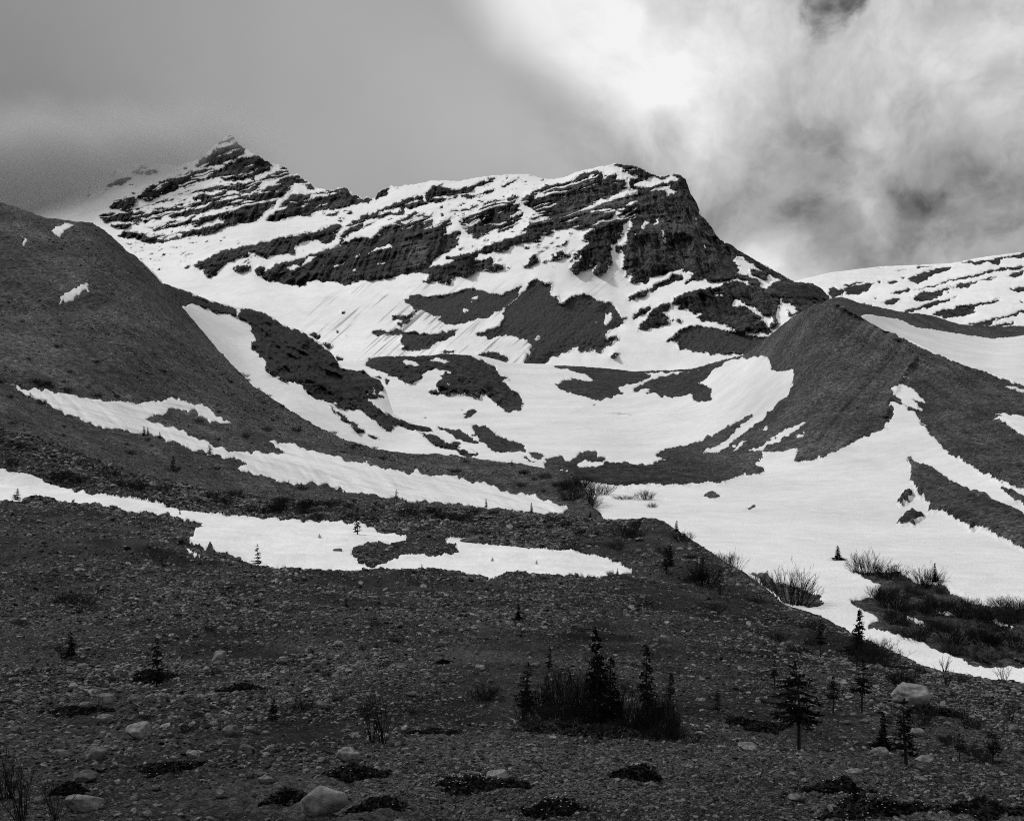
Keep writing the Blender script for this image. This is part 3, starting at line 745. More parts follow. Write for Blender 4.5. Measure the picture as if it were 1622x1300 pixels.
make_ground(sh, 'snowy_ridge', M_cliff, 'ridge_snow', M_snow_far, {'dirt': np.zeros_like(sh.py)})

# the mountain
mtn_top = [(-500,360,2350),(-200,348,2300),(0,332,2250),(60,322,2200),(110,305,2180),(150,288,2160),(185,270,2150),(200,262,2150),(225,255,2140),(260,262,2130),(280,264,2120),(300,258,2110),(318,252,2100),(346,227,2090),(355,219,2085),(366,214,2080),(374,222,2080),(377,229,2080),
 (388,235,2075),(398,243,2070),(404,246,2070),(415,250,2060),(430,261,2040),(443,263,2030),(454,266,2020),(461,278,2010),(471,276,2000),(478,283,1990),(489,289,1980),(499,298,1970),(517,302,1950),(534,300,1930),(549,297,1910),(556,304,1900),(559,310,1895),(563,308,1890),(571,313,1880),
 (575,317,1875),(582,312,1865),(586,316,1860),(595,313,1850),(599,304,1840),(610,299,1830),(619,297,1820),(632,296,1810),(665,292,1790),(683,287,1780),(729,288,1750),(752,283,1730),(781,279,1710),(809,277,1690),(837,277,1670),(859,284,1660),(877,285,1650),(900,280,1635),(915,273,1625),
 (938,268,1610),(964,262,1595),(978,259,1585),(989,261,1580),(1001,262,1570),(1012,265,1560),(1023,271,1555),(1038,278,1545),(1049,280,1540),(1067,275,1530),(1078,277,1525),(1086,285,1510),(1094,307,1490),(1104,322,1475),(1110,339,1460),(1123,354,1440),(1136,374,1420),(1141,380,1410),
 (1160,389,1400),(1169,396,1395),(1209,419,1370),(1258,446,1330),(1287,449,1310),(1302,458,1300),(1312,468,1295),(1330,492,1280),(1360,530,1260),(1420,600,1240),(1500,640,1230)]
mtn_lines = [
 [(-500,560,1250),(200,620,1100),(500,650,980),(1200,650,930),(1500,700,900)],
 [(-500,440,1500),(100,440,1450),(300,520,1250),(500,575,1120),(600,582,1100),(850,582,1080),(1050,590,1060),(1200,560,1040),(1300,520,1020),(1500,660,1000)],
 [(-500,420,1900),(100,372,1850),(200,382,1800),(250,390,1780),(400,355,1720),(450,400,1580),(550,450,1420),(650,432,1400),(760,440,1360),(900,410,1340),(1000,440,1300),(1100,440,1270),(1200,455,1240),(1300,485,1180),(1500,650,1100)],
 mtn_top]
M_mask = raster(MOUNTAIN_MARKS, 1.0)
def strata(X, Y): return Y + 0.26 * X
def mtn_ledge(X, Y, f):
    s = strata(X, Y) + 7 * fbm(X / 34, Y / 30, 402, 3)
    thin = fbm(X / 36, s / 2.6, 401, 3)                     # bedding ledges that hold snow
    gate = fbm(X / 60, Y / 45, 77, 3)
    high = np.clip((430 - Y) / 120, 0, 1)
    bump_ = np.clip((thin - 0.16 - 0.40 * (0.12 - gate)) * 6, 0, 1) * np.maximum(high, 0.35 * (X < 700)) * (X > 100)
    f = np.where(f < 0, f + 2.7 * bump_ * (X < 1010), f)
    spk = fbm(X / 7, s / 2.6, 91, 3)                        # rock poking through near outcrops
    near = np.clip(f / 1.3 + 0.15, -1, 1)
    f = f - 3.0 * np.clip((spk - 0.33) * 5, 0, 1) * (high > 0) * np.clip(1.2 - near * 0.55, 0, 1) * (gate > -0.02)
    return np.clip(f, -1, 1)
T_mask = raster(TALUS_MARKS, 0.0)
def mtn_disp(P, X, Y, f):
    rock = np.clip(0.5 - 0.5 * box_blur(box_blur(f.astype(np.float32), 2, 0), 2, 1), 0, 1)
    tal = box_blur(box_blur(sample(T_mask, X, Y).astype(np.float32), 3, 0), 3, 1)
    s = strata(X, Y)
    x, z = P[..., 0], P[..., 2]
    flute = ridged(x / 13 + 0.6 * fbm(x / 40, z / 40, 27, 2), z / 90, 21, 4)
    flute2 = fbm(x / 4.5, z / 26, 28, 3)
    big = fbm(x / 75, z / 100, 22, 3)
    bed = fbm(X / 110 + 0.3 * flute, s / 7.5, 23, 3) * np.interp(X, [980, 1030], [1, 0.25])
    crag = ridged(x / 42, z / 50, 24, 5)
    cliff = rock * (1 - tal)
    d = cliff * (15 * flute + 7 * flute2 + 20 * big + 9 * bed + 24 * crag)
    uu = X * 0.75 - Y * 0.66; vv = X * 0.66 + Y * 0.75
    d = d + rock * tal * (2.0 * fbm(uu / 120, vv / 9, 29, 3) + 2.0 * fbm(X / 3.5, Y / 3.5, 30, 2))
    d = d + (1 - rock) * 9 * fbm(x / 120, z / 120, 25, 3)
    return d, cliff * 0.8 * fbm(x / 5, z / 5, 26, 3)
def mtn_jag(xs):
    j = 1.3 * fbm(xs / 4, xs * 0, 31, 3) + 1.0 * fbm(xs / 1.7, xs * 0, 32, 2)
    amp = np.interp(xs, [-500, 340, 372, 640, 660, 960, 990, 1090, 1140, 1260, 1300], [0.6, 0.6, 1.2, 1.4, 0.5, 0.5, 1.3, 1.0, 0.4, 0.4, 0.8])
    return j * amp
sh = build_sheet(mtn_lines, -300, 1440, 1.15, 0.9, M_mask, relief=0.9, front=[(-100,-60,1.0)], back=[(6,-3),(30,-20),(150,-120),(700,-420)],
                 disp=mtn_disp, warp=(6.5, 7.0), ledge=mtn_ledge, ysmooth=10, ragged=2.4, fringe=(-0.30, 6.0, 2.4), crest_jag=mtn_jag)
# melt-water and stonefall streaks on the snow under the cliffs
X, Y = sh.px, sh.py
a_ = 0.72; u_ = X * math.cos(a_) - Y * math.sin(a_); v_ = X * math.sin(a_) + Y * math.cos(a_)
zone = np.clip(1 - ((X - 700) / 230) ** 2 - ((Y - 520) / 85) ** 2, 0, 1) ** 0.5
zone = np.maximum(zone, 0.55 * np.clip(1 - ((X - 985) / 90) ** 2 - ((Y - 450) / 60) ** 2, 0, 1))
u_ = u_ + 9 * fbm(X / 40, Y / 40, 63, 3)
stk = fbm(u_ / 45, v_ / 2.3, 61, 5) + 0.7 * fbm(u_ / 70, v_ / 16, 62, 3)
dirt = np.clip((stk - 0.22) * 1.7, 0, 0.8) * zone
def el(x0, y0, rx, ry): return np.clip(1.3 - ((X - x0) / rx) ** 2 - ((Y - y0) / ry) ** 2, 0, 1)
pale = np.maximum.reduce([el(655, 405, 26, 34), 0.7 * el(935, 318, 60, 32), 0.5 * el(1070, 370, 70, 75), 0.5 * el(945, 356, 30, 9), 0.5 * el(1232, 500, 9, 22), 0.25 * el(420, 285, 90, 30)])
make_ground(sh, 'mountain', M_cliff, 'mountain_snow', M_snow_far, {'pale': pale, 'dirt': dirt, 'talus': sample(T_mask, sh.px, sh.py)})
S_mtn = sh

# rocky shoulder and snow field behind the right moraine
H_mask = raster(SHOULDER_MARKS, 1.0)
sh = build_sheet([[(1180,700,430),(2200,760,430)], [(1180,620,520),(1622,640,500),(2200,760,500)],
                  [(1180,500,700),(1300,500,700),(1359,502,700),(1400,512,760),(1451,518,800),(1500,526,840),(1572,537,860),(1622,531,860),(2200,525,860)],
                  [(1180,540,720),(1285,500,740),(1300,482,760),(1310,474,765),(1333,470,770),(1363,481,790),(1424,493,840),(1474,499,880),(1522,514,900),(1581,517,900),(1622,516,900),(1700,514,900),(2200,505,900)]],
                 1283, 2050, 1.6, 1.3, H_mask, front=[(-30,-40,1.0)], back=[(5,-2),(30,-15),(150,-90),(300,-160)],
                 disp=lambda P, X, Y, f: (0.0, 0.7 * (f < 0) * fbm(P[..., 0] / 10, P[..., 1] / 14, 81, 4)), warp=(2.0, 7.0), ysmooth=6,
                 crest_jag=lambda xs: 0.8 * fbm(xs / 5, xs * 0, 83, 3))
make_ground(sh, 'rock_shoulder', M_till_far, 'upper_snow_field', M_snow_mid, {'dirt': np.zeros_like(sh.py)})

# valley floor, basin and right moraine
G_top = [(360,600,760),(480,580,800),(530,572,830),(575,572,840),(582,566,845),(620,564,850),(680,563,850),(700,560,850),(750,563,850),(780,570,850),(800,577,850),(850,579,855),(900,579,860),(960,583,850),(1000,588,830),(1060,587,790),(1100,583,740),(1150,569,650),(1180,562,600),(1209,540,560),
         (1232,520,530),(1255,503,505),(1275,489,485),(1290,482,470),(1310,479,465),(1333,481,460),(1359,500,455),(1400,523,440),(1442,535,425),(1475,552,410),(1500,566,400),(1540,583,385),(1600,597,365),(1622,603,358),(1700,625,340),(1900,690,310),(2200,800,280)]
G_lines = [
 [(360,1250,48),(2200,1250,48)],
 [(360,1100,64),(2200,1100,64)],
 [(360,1000,88),(2200,1000,90)],
 [(360,900,130),(2200,900,128)],
 [(360,820,190),(1400,820,190),(1622,840,160),(2200,960,120)],
 [(360,745,290),(1000,745,290),(1200,752,275),(1300,745,265),(1400,740,262),(1622,775,200),(2200,900,150)],
 [(360,705,400),(1000,705,400),(1100,700,380),(1200,680,370),(1300,650,345),(1400,655,330),(1622,700,262),(2200,860,190)],
 [(360,645,600),(1000,645,600),(1100,640,560),(1200,610,470),(1300,550,420),(1400,575,405),(1500,600,375),(1622,640,320),(2200,820,240)],
 G_top]
G_mask = raster(VALLEY_MARKS, 1.0)
def valley_disp(P, X, Y, f):
    rock = np.clip(0.5 - 0.5 * box_blur(f.astype(np.float32), 3, 0), 0, 1)
    hump = np.clip(1 - ((X - 710) / 150) ** 2 - ((Y - 605) / 52) ** 2, 0, 1)
    hump = np.maximum(hump, 0.5 * np.clip(1 - ((X - 790) / 60) ** 2 - ((Y - 695) / 28) ** 2, 0, 1))
    crag = ridged(P[..., 0] / 22 + X * 0.02, P[..., 2] / 9, 124, 5)
    uu = X * 0.5 - Y * 0.87; vv = X * 0.87 + Y * 0.5
    slab = fbm(uu / 6, vv / 30, 129, 4)
    d = rock * hump ** 0.5 * (20 * crag + 13 * slab + 12 * hump)
    side = np.clip((X - 1150) / 100, 0, 1)
    # slope debris: gullies that run down the left face of the moraine
    uu = (X * 0.78 + Y * 0.62); vv = (X * 0.62 - Y * 0.78)
    uu = uu + 14 * fbm(X / 60, Y / 60, 137, 3)
    g = fbm(uu / 15.0, vv / 150.0, 131, 5)
    spine = np.interp(Y, [480, 520, 560, 600, 640, 670, 730], [1320, 1400, 1452, 1425, 1405, 1400, 1400])
    left = side * np.clip((spine - X) / 25, 0, 1) * (Y < 745)
    d = d + rock * left * (2.6 * g + 0.9 * fbm(uu / 5.0, vv / 60.0, 136, 3))
    right = side * np.clip((X - spine) / 25, 0, 1)
    uu = (X * 0.45 - Y * 0.89); vv = (X * 0.89 + Y * 0.45)
    d = d + rock * right * 2.0 * fbm(uu / 7, vv / 60, 132, 4)
    d = d + 4.0 * np.exp(-((X - spine) / 7) ** 2) * side * (Y < 660) * (1 + fbm(X / 8, Y / 8, 134, 3))
    z = rock * (0.35 * fbm(P[..., 0] / 5, P[..., 1] / 6, 126, 4) + 0.2 * fbm(P[..., 0] / 1.2, P[..., 1] / 1.6, 121, 3))
    sn = 1 - rock
    z = z + sn * (2.0 * fbm(P[..., 0] / 70, P[..., 1] / 80, 127, 3) + 0.08 * fbm(P[..., 0] / 7, P[..., 1] / 9, 128, 3)) * np.clip(P[..., 1] / 120, 0.3, 1)
    return d, z
sh = build_sheet(G_lines, 370, 2000, 1.7, 1.45, G_mask, relief=0.0, front=[(-14,-8,1.0)], back=[(2,-1),(12,-9),(60,-45),(200,-120)],
                 disp=valley_disp, ragged=1.5, fringe=(-0.6, 6.0, 2.6), warp=(8.0, 8.0), ysmooth=8, crest_jag=lambda xs: (0.7 * fbm(xs / 5, xs * 0, 133, 3)) * np.clip(np.abs(xs - 860) / 50 - 0.2, 0, 1))
X, Y = sh.px, sh.py
dz = np.clip(1 - ((X - 1210) / 90) ** 2 - ((Y - 640) / 60) ** 2, 0, 1)
a_ = 0.75; u_ = X * math.cos(a_) - Y * math.sin(a_); v_ = X * math.sin(a_) + Y * math.cos(a_)
dirt = 0.35 * dz * np.clip(0.5 + fbm(u_ / 80, v_ / 7, 66, 3), 0, 1) + np.clip(fbm(X / 60, Y / 9, 68, 4) - 0.25, 0, 1) * 0.35 * (Y > 700)
dirt = dirt + np.clip(1 - ((X - 985) / 28) ** 2 - ((Y - 655) / 4) ** 2, 0, 1) * np.clip(fbm(X / 10, Y / 1.5, 69, 3) * 3, 0, 1)
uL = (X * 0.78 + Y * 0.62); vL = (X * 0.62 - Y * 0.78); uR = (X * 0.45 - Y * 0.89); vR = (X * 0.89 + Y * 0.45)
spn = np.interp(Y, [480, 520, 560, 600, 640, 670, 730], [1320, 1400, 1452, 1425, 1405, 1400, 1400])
vstreak_shade = np.where(X < spn, 0.45 * fbm(uL / 7, vL / 150, 191, 4) + 0.1, 0.55 * fbm(uR / 5, vR / 40, 192, 4) - 0.12) * np.clip((X - 1150) / 60, 0, 1)  # fall-line streaks, with the left face painted lit and the right flank shaded
hump = np.clip(1.6 - ((X - 710) / 150) ** 2 - ((Y - 605) / 60) ** 2, 0, 1)
hump = np.maximum(hump, 0.75 * np.clip(1.5 - ((X - 745) / 110) ** 2 - ((Y - 690) / 36) ** 2, 0, 1))
hump = np.maximum(hump, 0.7 * np.clip(1.5 - ((X - 1030) / 190) ** 2 - ((Y - 605) / 34) ** 2, 0, 1) * (X < 1150))
hump = np.maximum(hump, 0.8 * np.clip(1.5 - ((X - 1000) / 150) ** 2 - ((Y - 745) / 28) ** 2, 0, 1))
make_ground(sh, 'moraine_valley', M_till_far, 'valley_snow', M_snow_mid, {'crag': hump, 'dirt': np.clip(dirt, 0, 1), 'streak_shade': vstreak_shade})
S_valley = sh

# crag at the left of the basin
C_crest = [(-500,200,470),(-200,268,470),(-60,308,468),(0,322,465),(40,333,463),(70,345,462),(100,350,461),(120,352,460),(145,354,458),(165,366,456),(185,382,455),(200,396,454),(218,408,452),(232,422,450),(248,438,448),(262,455,446),(280,478,443),(300,500,440),(350,558,420),(400,610,400),(450,643,385),(500,675,370),(550,697,358),(600,711,346),(660,718,338),(720,722,330),(760,728,318),(800,733,305),(830,737,295),(880,745,270),(905,750,250),(918,760,228),(927,775,210),(931,792,195),(935,812,182),(945,850,165),(985,900,150)]
def shift(l, dy, dd): return [(x, y + dy, d + dd) for x, y, d in l]
cr = [p for p in C_crest if 200 <= p[0] <= 905]
crag_top = [(215,500,520),(240,470,560),(259,449,600),(296,461,600),(333,476,600),(370,486,600),(395,489,595),(417,495,590),(432,503,585),(445,513,580),(460,519,575),(472,522,570),(487,530,560),(498,536,550),(515,550,540),(528,563,530),(536,575,525),(541,583,522),(550,584,520),(565,587,515),(576,585,512),(587,596,508),(602,602,505),(608,613,500),(613,628,490),(622,655,460),(648,671,430),(680,677,415),(690,683,405),(705,697,390),(740,712,360),(770,722,345),(800,734,330),(880,765,290)]
K_mask = raster(CRAG_MARKS, 1.0)
def crag_disp(P, X, Y, f):
    rock = np.clip(0.5 - 0.5 * box_blur(f.astype(np.float32), 2, 0), 0, 1)
    uu = (X * 0.62 - Y * 0.78); vv = (X * 0.78 + Y * 0.62)
    slab = ridged(uu / 16 + 0.5 * fbm(X / 30, Y / 30, 146, 2), vv / 110, 141, 5); big = ridged(X / 55, Y / 40, 142, 4)
    return rock * (8.5 * slab + 8 * big + 1.5 * fbm(X / 4, Y / 4, 144, 3)), rock * 0.4 * fbm(X / 4, Y / 4, 143, 3)
sh = build_sheet([[(x, y + 50, d + 30 * (x < 450)) for x, y, d in cr], [(x, y, d + (62 if x < 450 else 24)) for x, y, d in cr], crag_top], 222, 880, 1.3, 1.2, K_mask, front=[(-6,-14,1.0)], back=[(2,-2),(15,-18),(50,-60)],
                 disp=crag_disp, ragged=1.3, fringe=(0.65, 6.0, 3.0), warp=(7.0, 7.0), ysmooth=6, crest_jag=lambda xs: 0.7 * fbm(xs / 5, xs * 0, 145, 3))
make_ground(sh, 'rocky_crag', M_crag, 'gully_snow', M_snow_mid, {'dirt': np.zeros_like(sh.py)})

# left moraine hill with the long snow strips
A_top = [(-700,600,118),(-200,640,118),(0,679,118),(60,692,118),(110,711,118),(180,737,117),(250,757,116),(330,775,116),(420,787,116),(520,792,116),(600,795,116),(700,803,117),(800,812,118),(880,817,118),(940,822,117),(1000,822,115),(1040,821,112),(1055,827,108),(1070,837,104),(1100,857,97),(1150,890,90),(1180,906,86),(1225,942,78),(1240,955,75),(1300,976,68),(1345,1000,62),(1400,1029,55),(1470,1060,48),(1560,1078,42),(1622,1087,39),(1800,1115,34),(2200,1200,28)]
snow_lo = [(-500,480,215),(0,610,200),(100,660,195),(220,700,190),(400,748,185),(520,777,180),(700,795,176),(900,814,172),(1000,930,150)]
snow_hi = [(-500,470,217),(0,603,205),(100,618,215),(220,640,240),(350,662,262),(420,694,262),(520,712,255),(650,742,245),(760,765,235),(900,798,195),(950,830,172),(1000,910,152)]
mid = [(-500,330,330),(0,510,315),(200,525,315),(400,650,320),(500,690,312),(600,724,300),(700,734,290),(800,752,265),(900,782,212),(950,812,180),(1000,905,151)]
C_mask = raster(HILL_MARKS, 0.0)
def hill_disp(P, X, Y, f):
    k = np.clip(P[..., 1] / 300, 0.3, 1.2)
    rock = (f < 0)
    z = k * (0.8 * fbm(P[..., 0] / 18, P[..., 1] / 26, 151, 4) + 0.42 * rock * fbm(P[..., 0] / 2.2, P[..., 1] / 3.2, 152, 4))
    # shallow gullies down the flank, an old rib, and a bench line at mid height
    uu = (X * 0.70 - Y * 0.71); vv = (X * 0.71 + Y * 0.70)
    d = 6.5 * fbm(uu / 26, vv / 150, 153, 5)
    rib = np.interp(X, [110, 150, 200, 240, 262, 300], [352, 385, 440, 490, 520, 560])
    e = (Y - rib)
    ribx = np.interp(Y, [345, 352, 385, 440, 490, 520, 560, 640], [95, 112, 150, 200, 240, 262, 300, 380])
    dist = (X - ribx) * 0.75
    gate = np.clip((Y - 340) / 20, 0, 1) * np.clip((600 - Y) / 80, 0, 1)
    d = d - 0.7 * np.clip(dist, 0, 60) * gate + 3.5 * np.exp(-(dist / 6) ** 2) * gate
    bench = np.interp(X, [0, 60, 120, 180, 230], [510, 505, 500, 485, 465])
    e = Y - bench
    d = d - 9 * np.clip(-e / 6, 0, 1) * np.exp(-(np.minimum(e, 0) / 40) ** 2) * np.clip((240 - X) / 60, 0, 1) * (e < 0)
    return d, z
sh = build_sheet([shift([(x, y, 0) for x, y, d in A_top if x <= 1000], 45, 128), shift([(x, y, 0) for x, y, d in A_top if x <= 1000], 6, 136), snow_lo, snow_hi, mid, C_crest], -480, 985, 1.6, 1.35, C_mask,
                 front=[(-4,-4,1.0)], back=[(2,-1),(14,-10),(60,-45),(130,-90)], disp=hill_disp, ragged=2.0, fringe=(0.12, 9.0, 2.4), warp=(13.0, 11.0), ysmooth=8, crest_jag=lambda xs: 0.6 * fbm(xs / 5, xs * 0, 155, 3))
X, Y = sh.px, sh.py
dirt = np.clip(fbm((X + 2.2 * Y) / 90, (Y - 0.28 * X) / 3.0, 161, 4) - 0.05, 0, 1) * 0.8
uH = (X * 0.62 - Y * 0.78); vH = (X * 0.78 + Y * 0.62)
hstreak_shade = 0.40 * fbm(uH / 8, vH / 120, 193, 4) + 0.35 * fbm(X / 60, Y / 40, 194, 3) - 0.25 * np.clip((X - np.interp(Y, [345, 352, 385, 440, 490, 520, 560, 640], [95, 112, 150, 200, 240, 262, 300, 380])) / 6, 0, 1) * (Y < 520) * np.clip((520 - Y) / 60, 0, 1) - 0.22 * np.clip((Y - (590 + 0.24 * X)) / 50, 0, 1)  # streaks, plus painted shade on the flank right of the rib
make_ground(sh, 'moraine_hill', M_till_far, 'snow_strip', M_snow_mid, {'dirt': dirt, 'streak_shade': hstreak_shade})
S_hill = sh

# near slope, hollow and bank
hollow = [(-700,720,108),(0,772,106),(150,790,104),(300,815,101),(440,828,100),(560,836,99),(650,852,97),(800,868,95),(900,878,93),(1000,905,88),(1060,920,82),(1150,950,73),(1240,985,66),(1345,1015,58),(1400,1040,52),(1470,1068,46),(1622,1094,38),(2200,1210,27)]
hol_lo = [(-700,770,96),(0,806,88),(150,815,86),(300,860,78),(440,903,72),(560,910,71),(650,920,70),(800,925,69),(900,925,69),(1000,925,70),(1100,950,66),(1240,1000,58),(1400,1055,46),(1622,1105,35),(2200,1225,25)]
near = [(-700,960,44),(300,985,42),(700,985,43),(1000,1000,42),(1240,1050,38),(1400,1090,34),(1622,1125,30),(2200,1240,22)]
A_lines = [[(-700,1420,9.0),(2400,1420,9.0)], [(-700,1300,12.5),(2400,1300,12.5)], [(-700,1195,18.5),(700,1200,17.5),(1100,1208,17.5),(1400,1228,17),(1622,1250,16),(2200,1290,14)],
           [(-700,1160,22),(700,1165,22),(1100,1183,21.5),(1400,1205,21),(1622,1225,20),(2200,1280,17)],
           [(-700,1080,29),(700,1085,29),(1240,1110,28.5),(1622,1160,26),(2200,1255,20)], near, hol_lo, hollow, A_top]
A_mask = raster(SLOPE_MARKS, 0.0)
def slope_disp(P, X, Y, f):
    x, y = P[..., 0], P[..., 1]
    k = np.clip(y / 40, 0.25, 1.4) * np.clip(1 - (f > 0) * 0.6, 0, 1)
    top = np.clip((Y - np.interp(X, [p[0] for p in A_top], [p[1] for p in A_top])) / 20, 0.15, 1)
    z = 0.50 * k * fbm(x / 7, y / 7, 171, 4) + 0.35 * k * ridged(x / 16, y / 12, 177, 3) + 0.16 * k * fbm(x / 1.3, y / 1.6, 172, 5)
    steps = fbm(x / 9 + y / 30, (y + 0.25 * x) / 1.1, 173, 3) * 0.20 * np.clip((X - 800) / 250, 0, 1) * np.clip((Y - 930) / 30, 0, 1) * np.clip((1130 - Y) / 40, 0, 1)
    return 0.0, (z + steps) * top + 0.05 * np.clip(30 / y, 0, 1.5) * fbm(x / 0.22, y / 0.3, 174, 4) * (1 + fbm(x / 2.5, y / 3, 176, 2))
sh = build_sheet(A_lines, -460, 2080, 2.0, 1.6, A_mask, front=[(-3,1.1,1.4),(-7,2.2,2.2),(-12,2.7,6),(-60,6,14)], back=[(1.5,-0.8),(7,-6),(14,-16)],
                 disp=slope_disp, ragged=1.6, fringe=(0.0, 6.0, 2.6), warp=(12.0, 12.0), ysmooth=5, crest_jag=lambda xs: 1.0 * fbm(xs / 7, xs * 0, 175, 4))
terr = np.clip((sh.py - np.interp(sh.px, [0, 700, 1100, 1400, 1622], [1290, 1168, 1186, 1210, 1232])) / 8, 0, 1) * np.clip((sh.px - 420) / 250, 0, 1)
wx_, wy_ = sh.core[..., 0], sh.core[..., 1]
rip = np.clip(fbm((wx_ + 0.6 * wy_) / 8, (sh.py - 0.10 * sh.px) / 5.5, 181, 4) * 3.2 + 0.35, 0, 1) * np.clip((sh.px - 780) / 200, 0, 1) * np.clip((sh.py - 900) / 50, 0, 1) * np.clip((1165 - sh.py) / 40, 0, 1)
rip = np.maximum(rip, 0.8 * np.clip(fbm(wx_ / 7, wy_ / 9, 182, 4) * 3 - 0.1, 0, 1) * np.clip((sh.px - 430) / 120, 0, 1) * np.clip((sh.py - 900) / 30, 0, 1) * np.clip((1175 - sh.py) / 30, 0, 1))
make_ground(sh, 'gravel_slope', M_till_near, 'hollow_snow', M_snow_near, {'dirt': np.zeros_like(sh.py), 'terrace': terr, 'ripple': rip}, thick=1.6)
S_slope = sh
# ================================================================== things on the ground
rng = random.Random(11); nrng = np.random.default_rng(11)
def col_link(o): scene.collection.objects.link(o); return o
def locate(sh, px, py):
    """ground point seen in compass direction (px, py) on a sheet"""
    u = (px - sh.xs[0]) / (sh.xs[1] - sh.xs[0]); i = int(np.clip(u, 0, len(sh.xs) - 2)); fu = min(max(u - i, 0), 1)
    col = sh.py[:, i] * (1 - fu) + sh.py[:, i + 1] * fu
    r = np.interp(-py, -col, np.arange(len(col))); j = int(min(r, len(col) - 2)); fv = r - j
    P = sh.core
    p = (P[j, i] * (1 - fu) + P[j, i + 1] * fu) * (1 - fv) + (P[j + 1, i] * (1 - fu) + P[j + 1, i + 1] * fu) * fv
    f = sh.f[j, i]
    return Vector(p), f
def mesh_obj(name, verts, faces, mat, parent=None, smooth=False):
    me = bpy.data.meshes.new(name); me.from_pydata(verts, [], faces); me.materials.append(mat)
    if smooth: me.polygons.foreach_set('use_smooth', [True] * len(me.polygons))
    me.update()
    o = bpy.data.objects.new(name, me); col_link(o)
    if parent: o.parent = parent
    return o
def tag(o, label=None, cat=None, group=None, kind=None):
    if label: o['label'] = label
    if cat: o['category'] = cat
    if group: o['group'] = group
    if kind: o['kind'] = kind

# ------------------------------------------------------------------ stone shapes
def ico(sub):
    import bmesh
    bm = bmesh.new(); bmesh.ops.create_icosphere(bm, subdivisions=sub, radius=1.0)
    v = np.array([x.co[:] for x in bm.verts]); f = [[w_.index for w_ in fc.verts] for fc in bm.faces]
    bm.free(); return v, f
ICO = {k: ico(k) for k in (1, 2, 4)}
def rotm(seed):
    r = np.random.default_rng(seed + 9); a = r.uniform(-0.35, 0.35, 3)
    return np.array(Matrix.Rotation(a[0], 3, 'X') @ Matrix.Rotation(a[1], 3, 'Y') @ Matrix.Rotation(a[2], 3, 'Z'))
def stone_mesh(name, sub, seed, mat, planes=11, soft=0.06, flat=0.6, rough=0.03, smooth=True):
    r = np.random.default_rng(seed)
    v, f = ICO[sub]; v = v.copy()
    n = r.normal(size=(planes, 3)); n /= np.linalg.norm(n, axis=1, keepdims=True)
    d = r.uniform(0.66, 1.0, planes)
    c = v @ n.T
    cand = np.where(c > 0.05, d / np.maximum(c, 0.05), 9.0); cand = np.concatenate([cand, ((np.abs(v @ rotm(seed)) ** 3.4).sum(1) ** (-1 / 3.4) * 0.92)[:, None]], 1)
    rad = -soft * np.log(np.exp(-cand / soft).sum(1)) if sub > 1 else cand.min(1)
    if rough:
        rad = rad + rough * (fbm(v[:, 0] * 3 + seed, v[:, 1] * 3 + v[:, 2] * 2.3, seed, 4) + 0.6 * fbm(v[:, 2] * 7 + seed, v[:, 1] * 7 - v[:, 0] * 4, seed + 3, 3))
    v = v * rad[:, None]
    v *= np.array([1.0, r.uniform(0.65, 0.95), flat])
    v -= (v.max(0) + v.min(0)) / 2; v /= (v[:, 0].max() - v[:, 0].min())       # unit width, centred
    me = bpy.data.meshes.new(name); me.from_pydata(v.tolist(), [], f); me.materials.append(mat)
    if smooth: me.polygons.foreach_set('use_smooth', [True] * len(me.polygons))
    me.update(); return me
def mat_stone(name, lo, hi, sc):
    m, t = new_mat(name)
    oi = t.new('ShaderNodeObjectInfo'); tcn = t.new('ShaderNodeTexCoord')
    co = tcn.outputs['Object']
    n = t.noise(co, sc, 6, 0.7); n2 = t.noise(co, sc * 0.3, 3, 0.5)
    g = t.maprange(t.math('POWER', oi.outputs['Random'], 1.8), 0, 1, lo, hi)
    g = t.math('MULTIPLY', g, t.maprange(t.math('ADD', t.math('MULTIPLY', n, 0.6), t.math('MULTIPLY', n2, 0.4)), 0.40, 0.60, 0.50, 1.40))
    set_grey(t, g); bump(t, n, 0.06, 0.9); return m
M_stone = mat_stone('weathered_stone', 0.016, 0.24, 3.0)
M_boulder = mat_stone('limestone_boulder', 0.09, 0.22, 5.0)
M_pale = mat_stone('pale_limestone', 0.19, 0.23, 5.0)

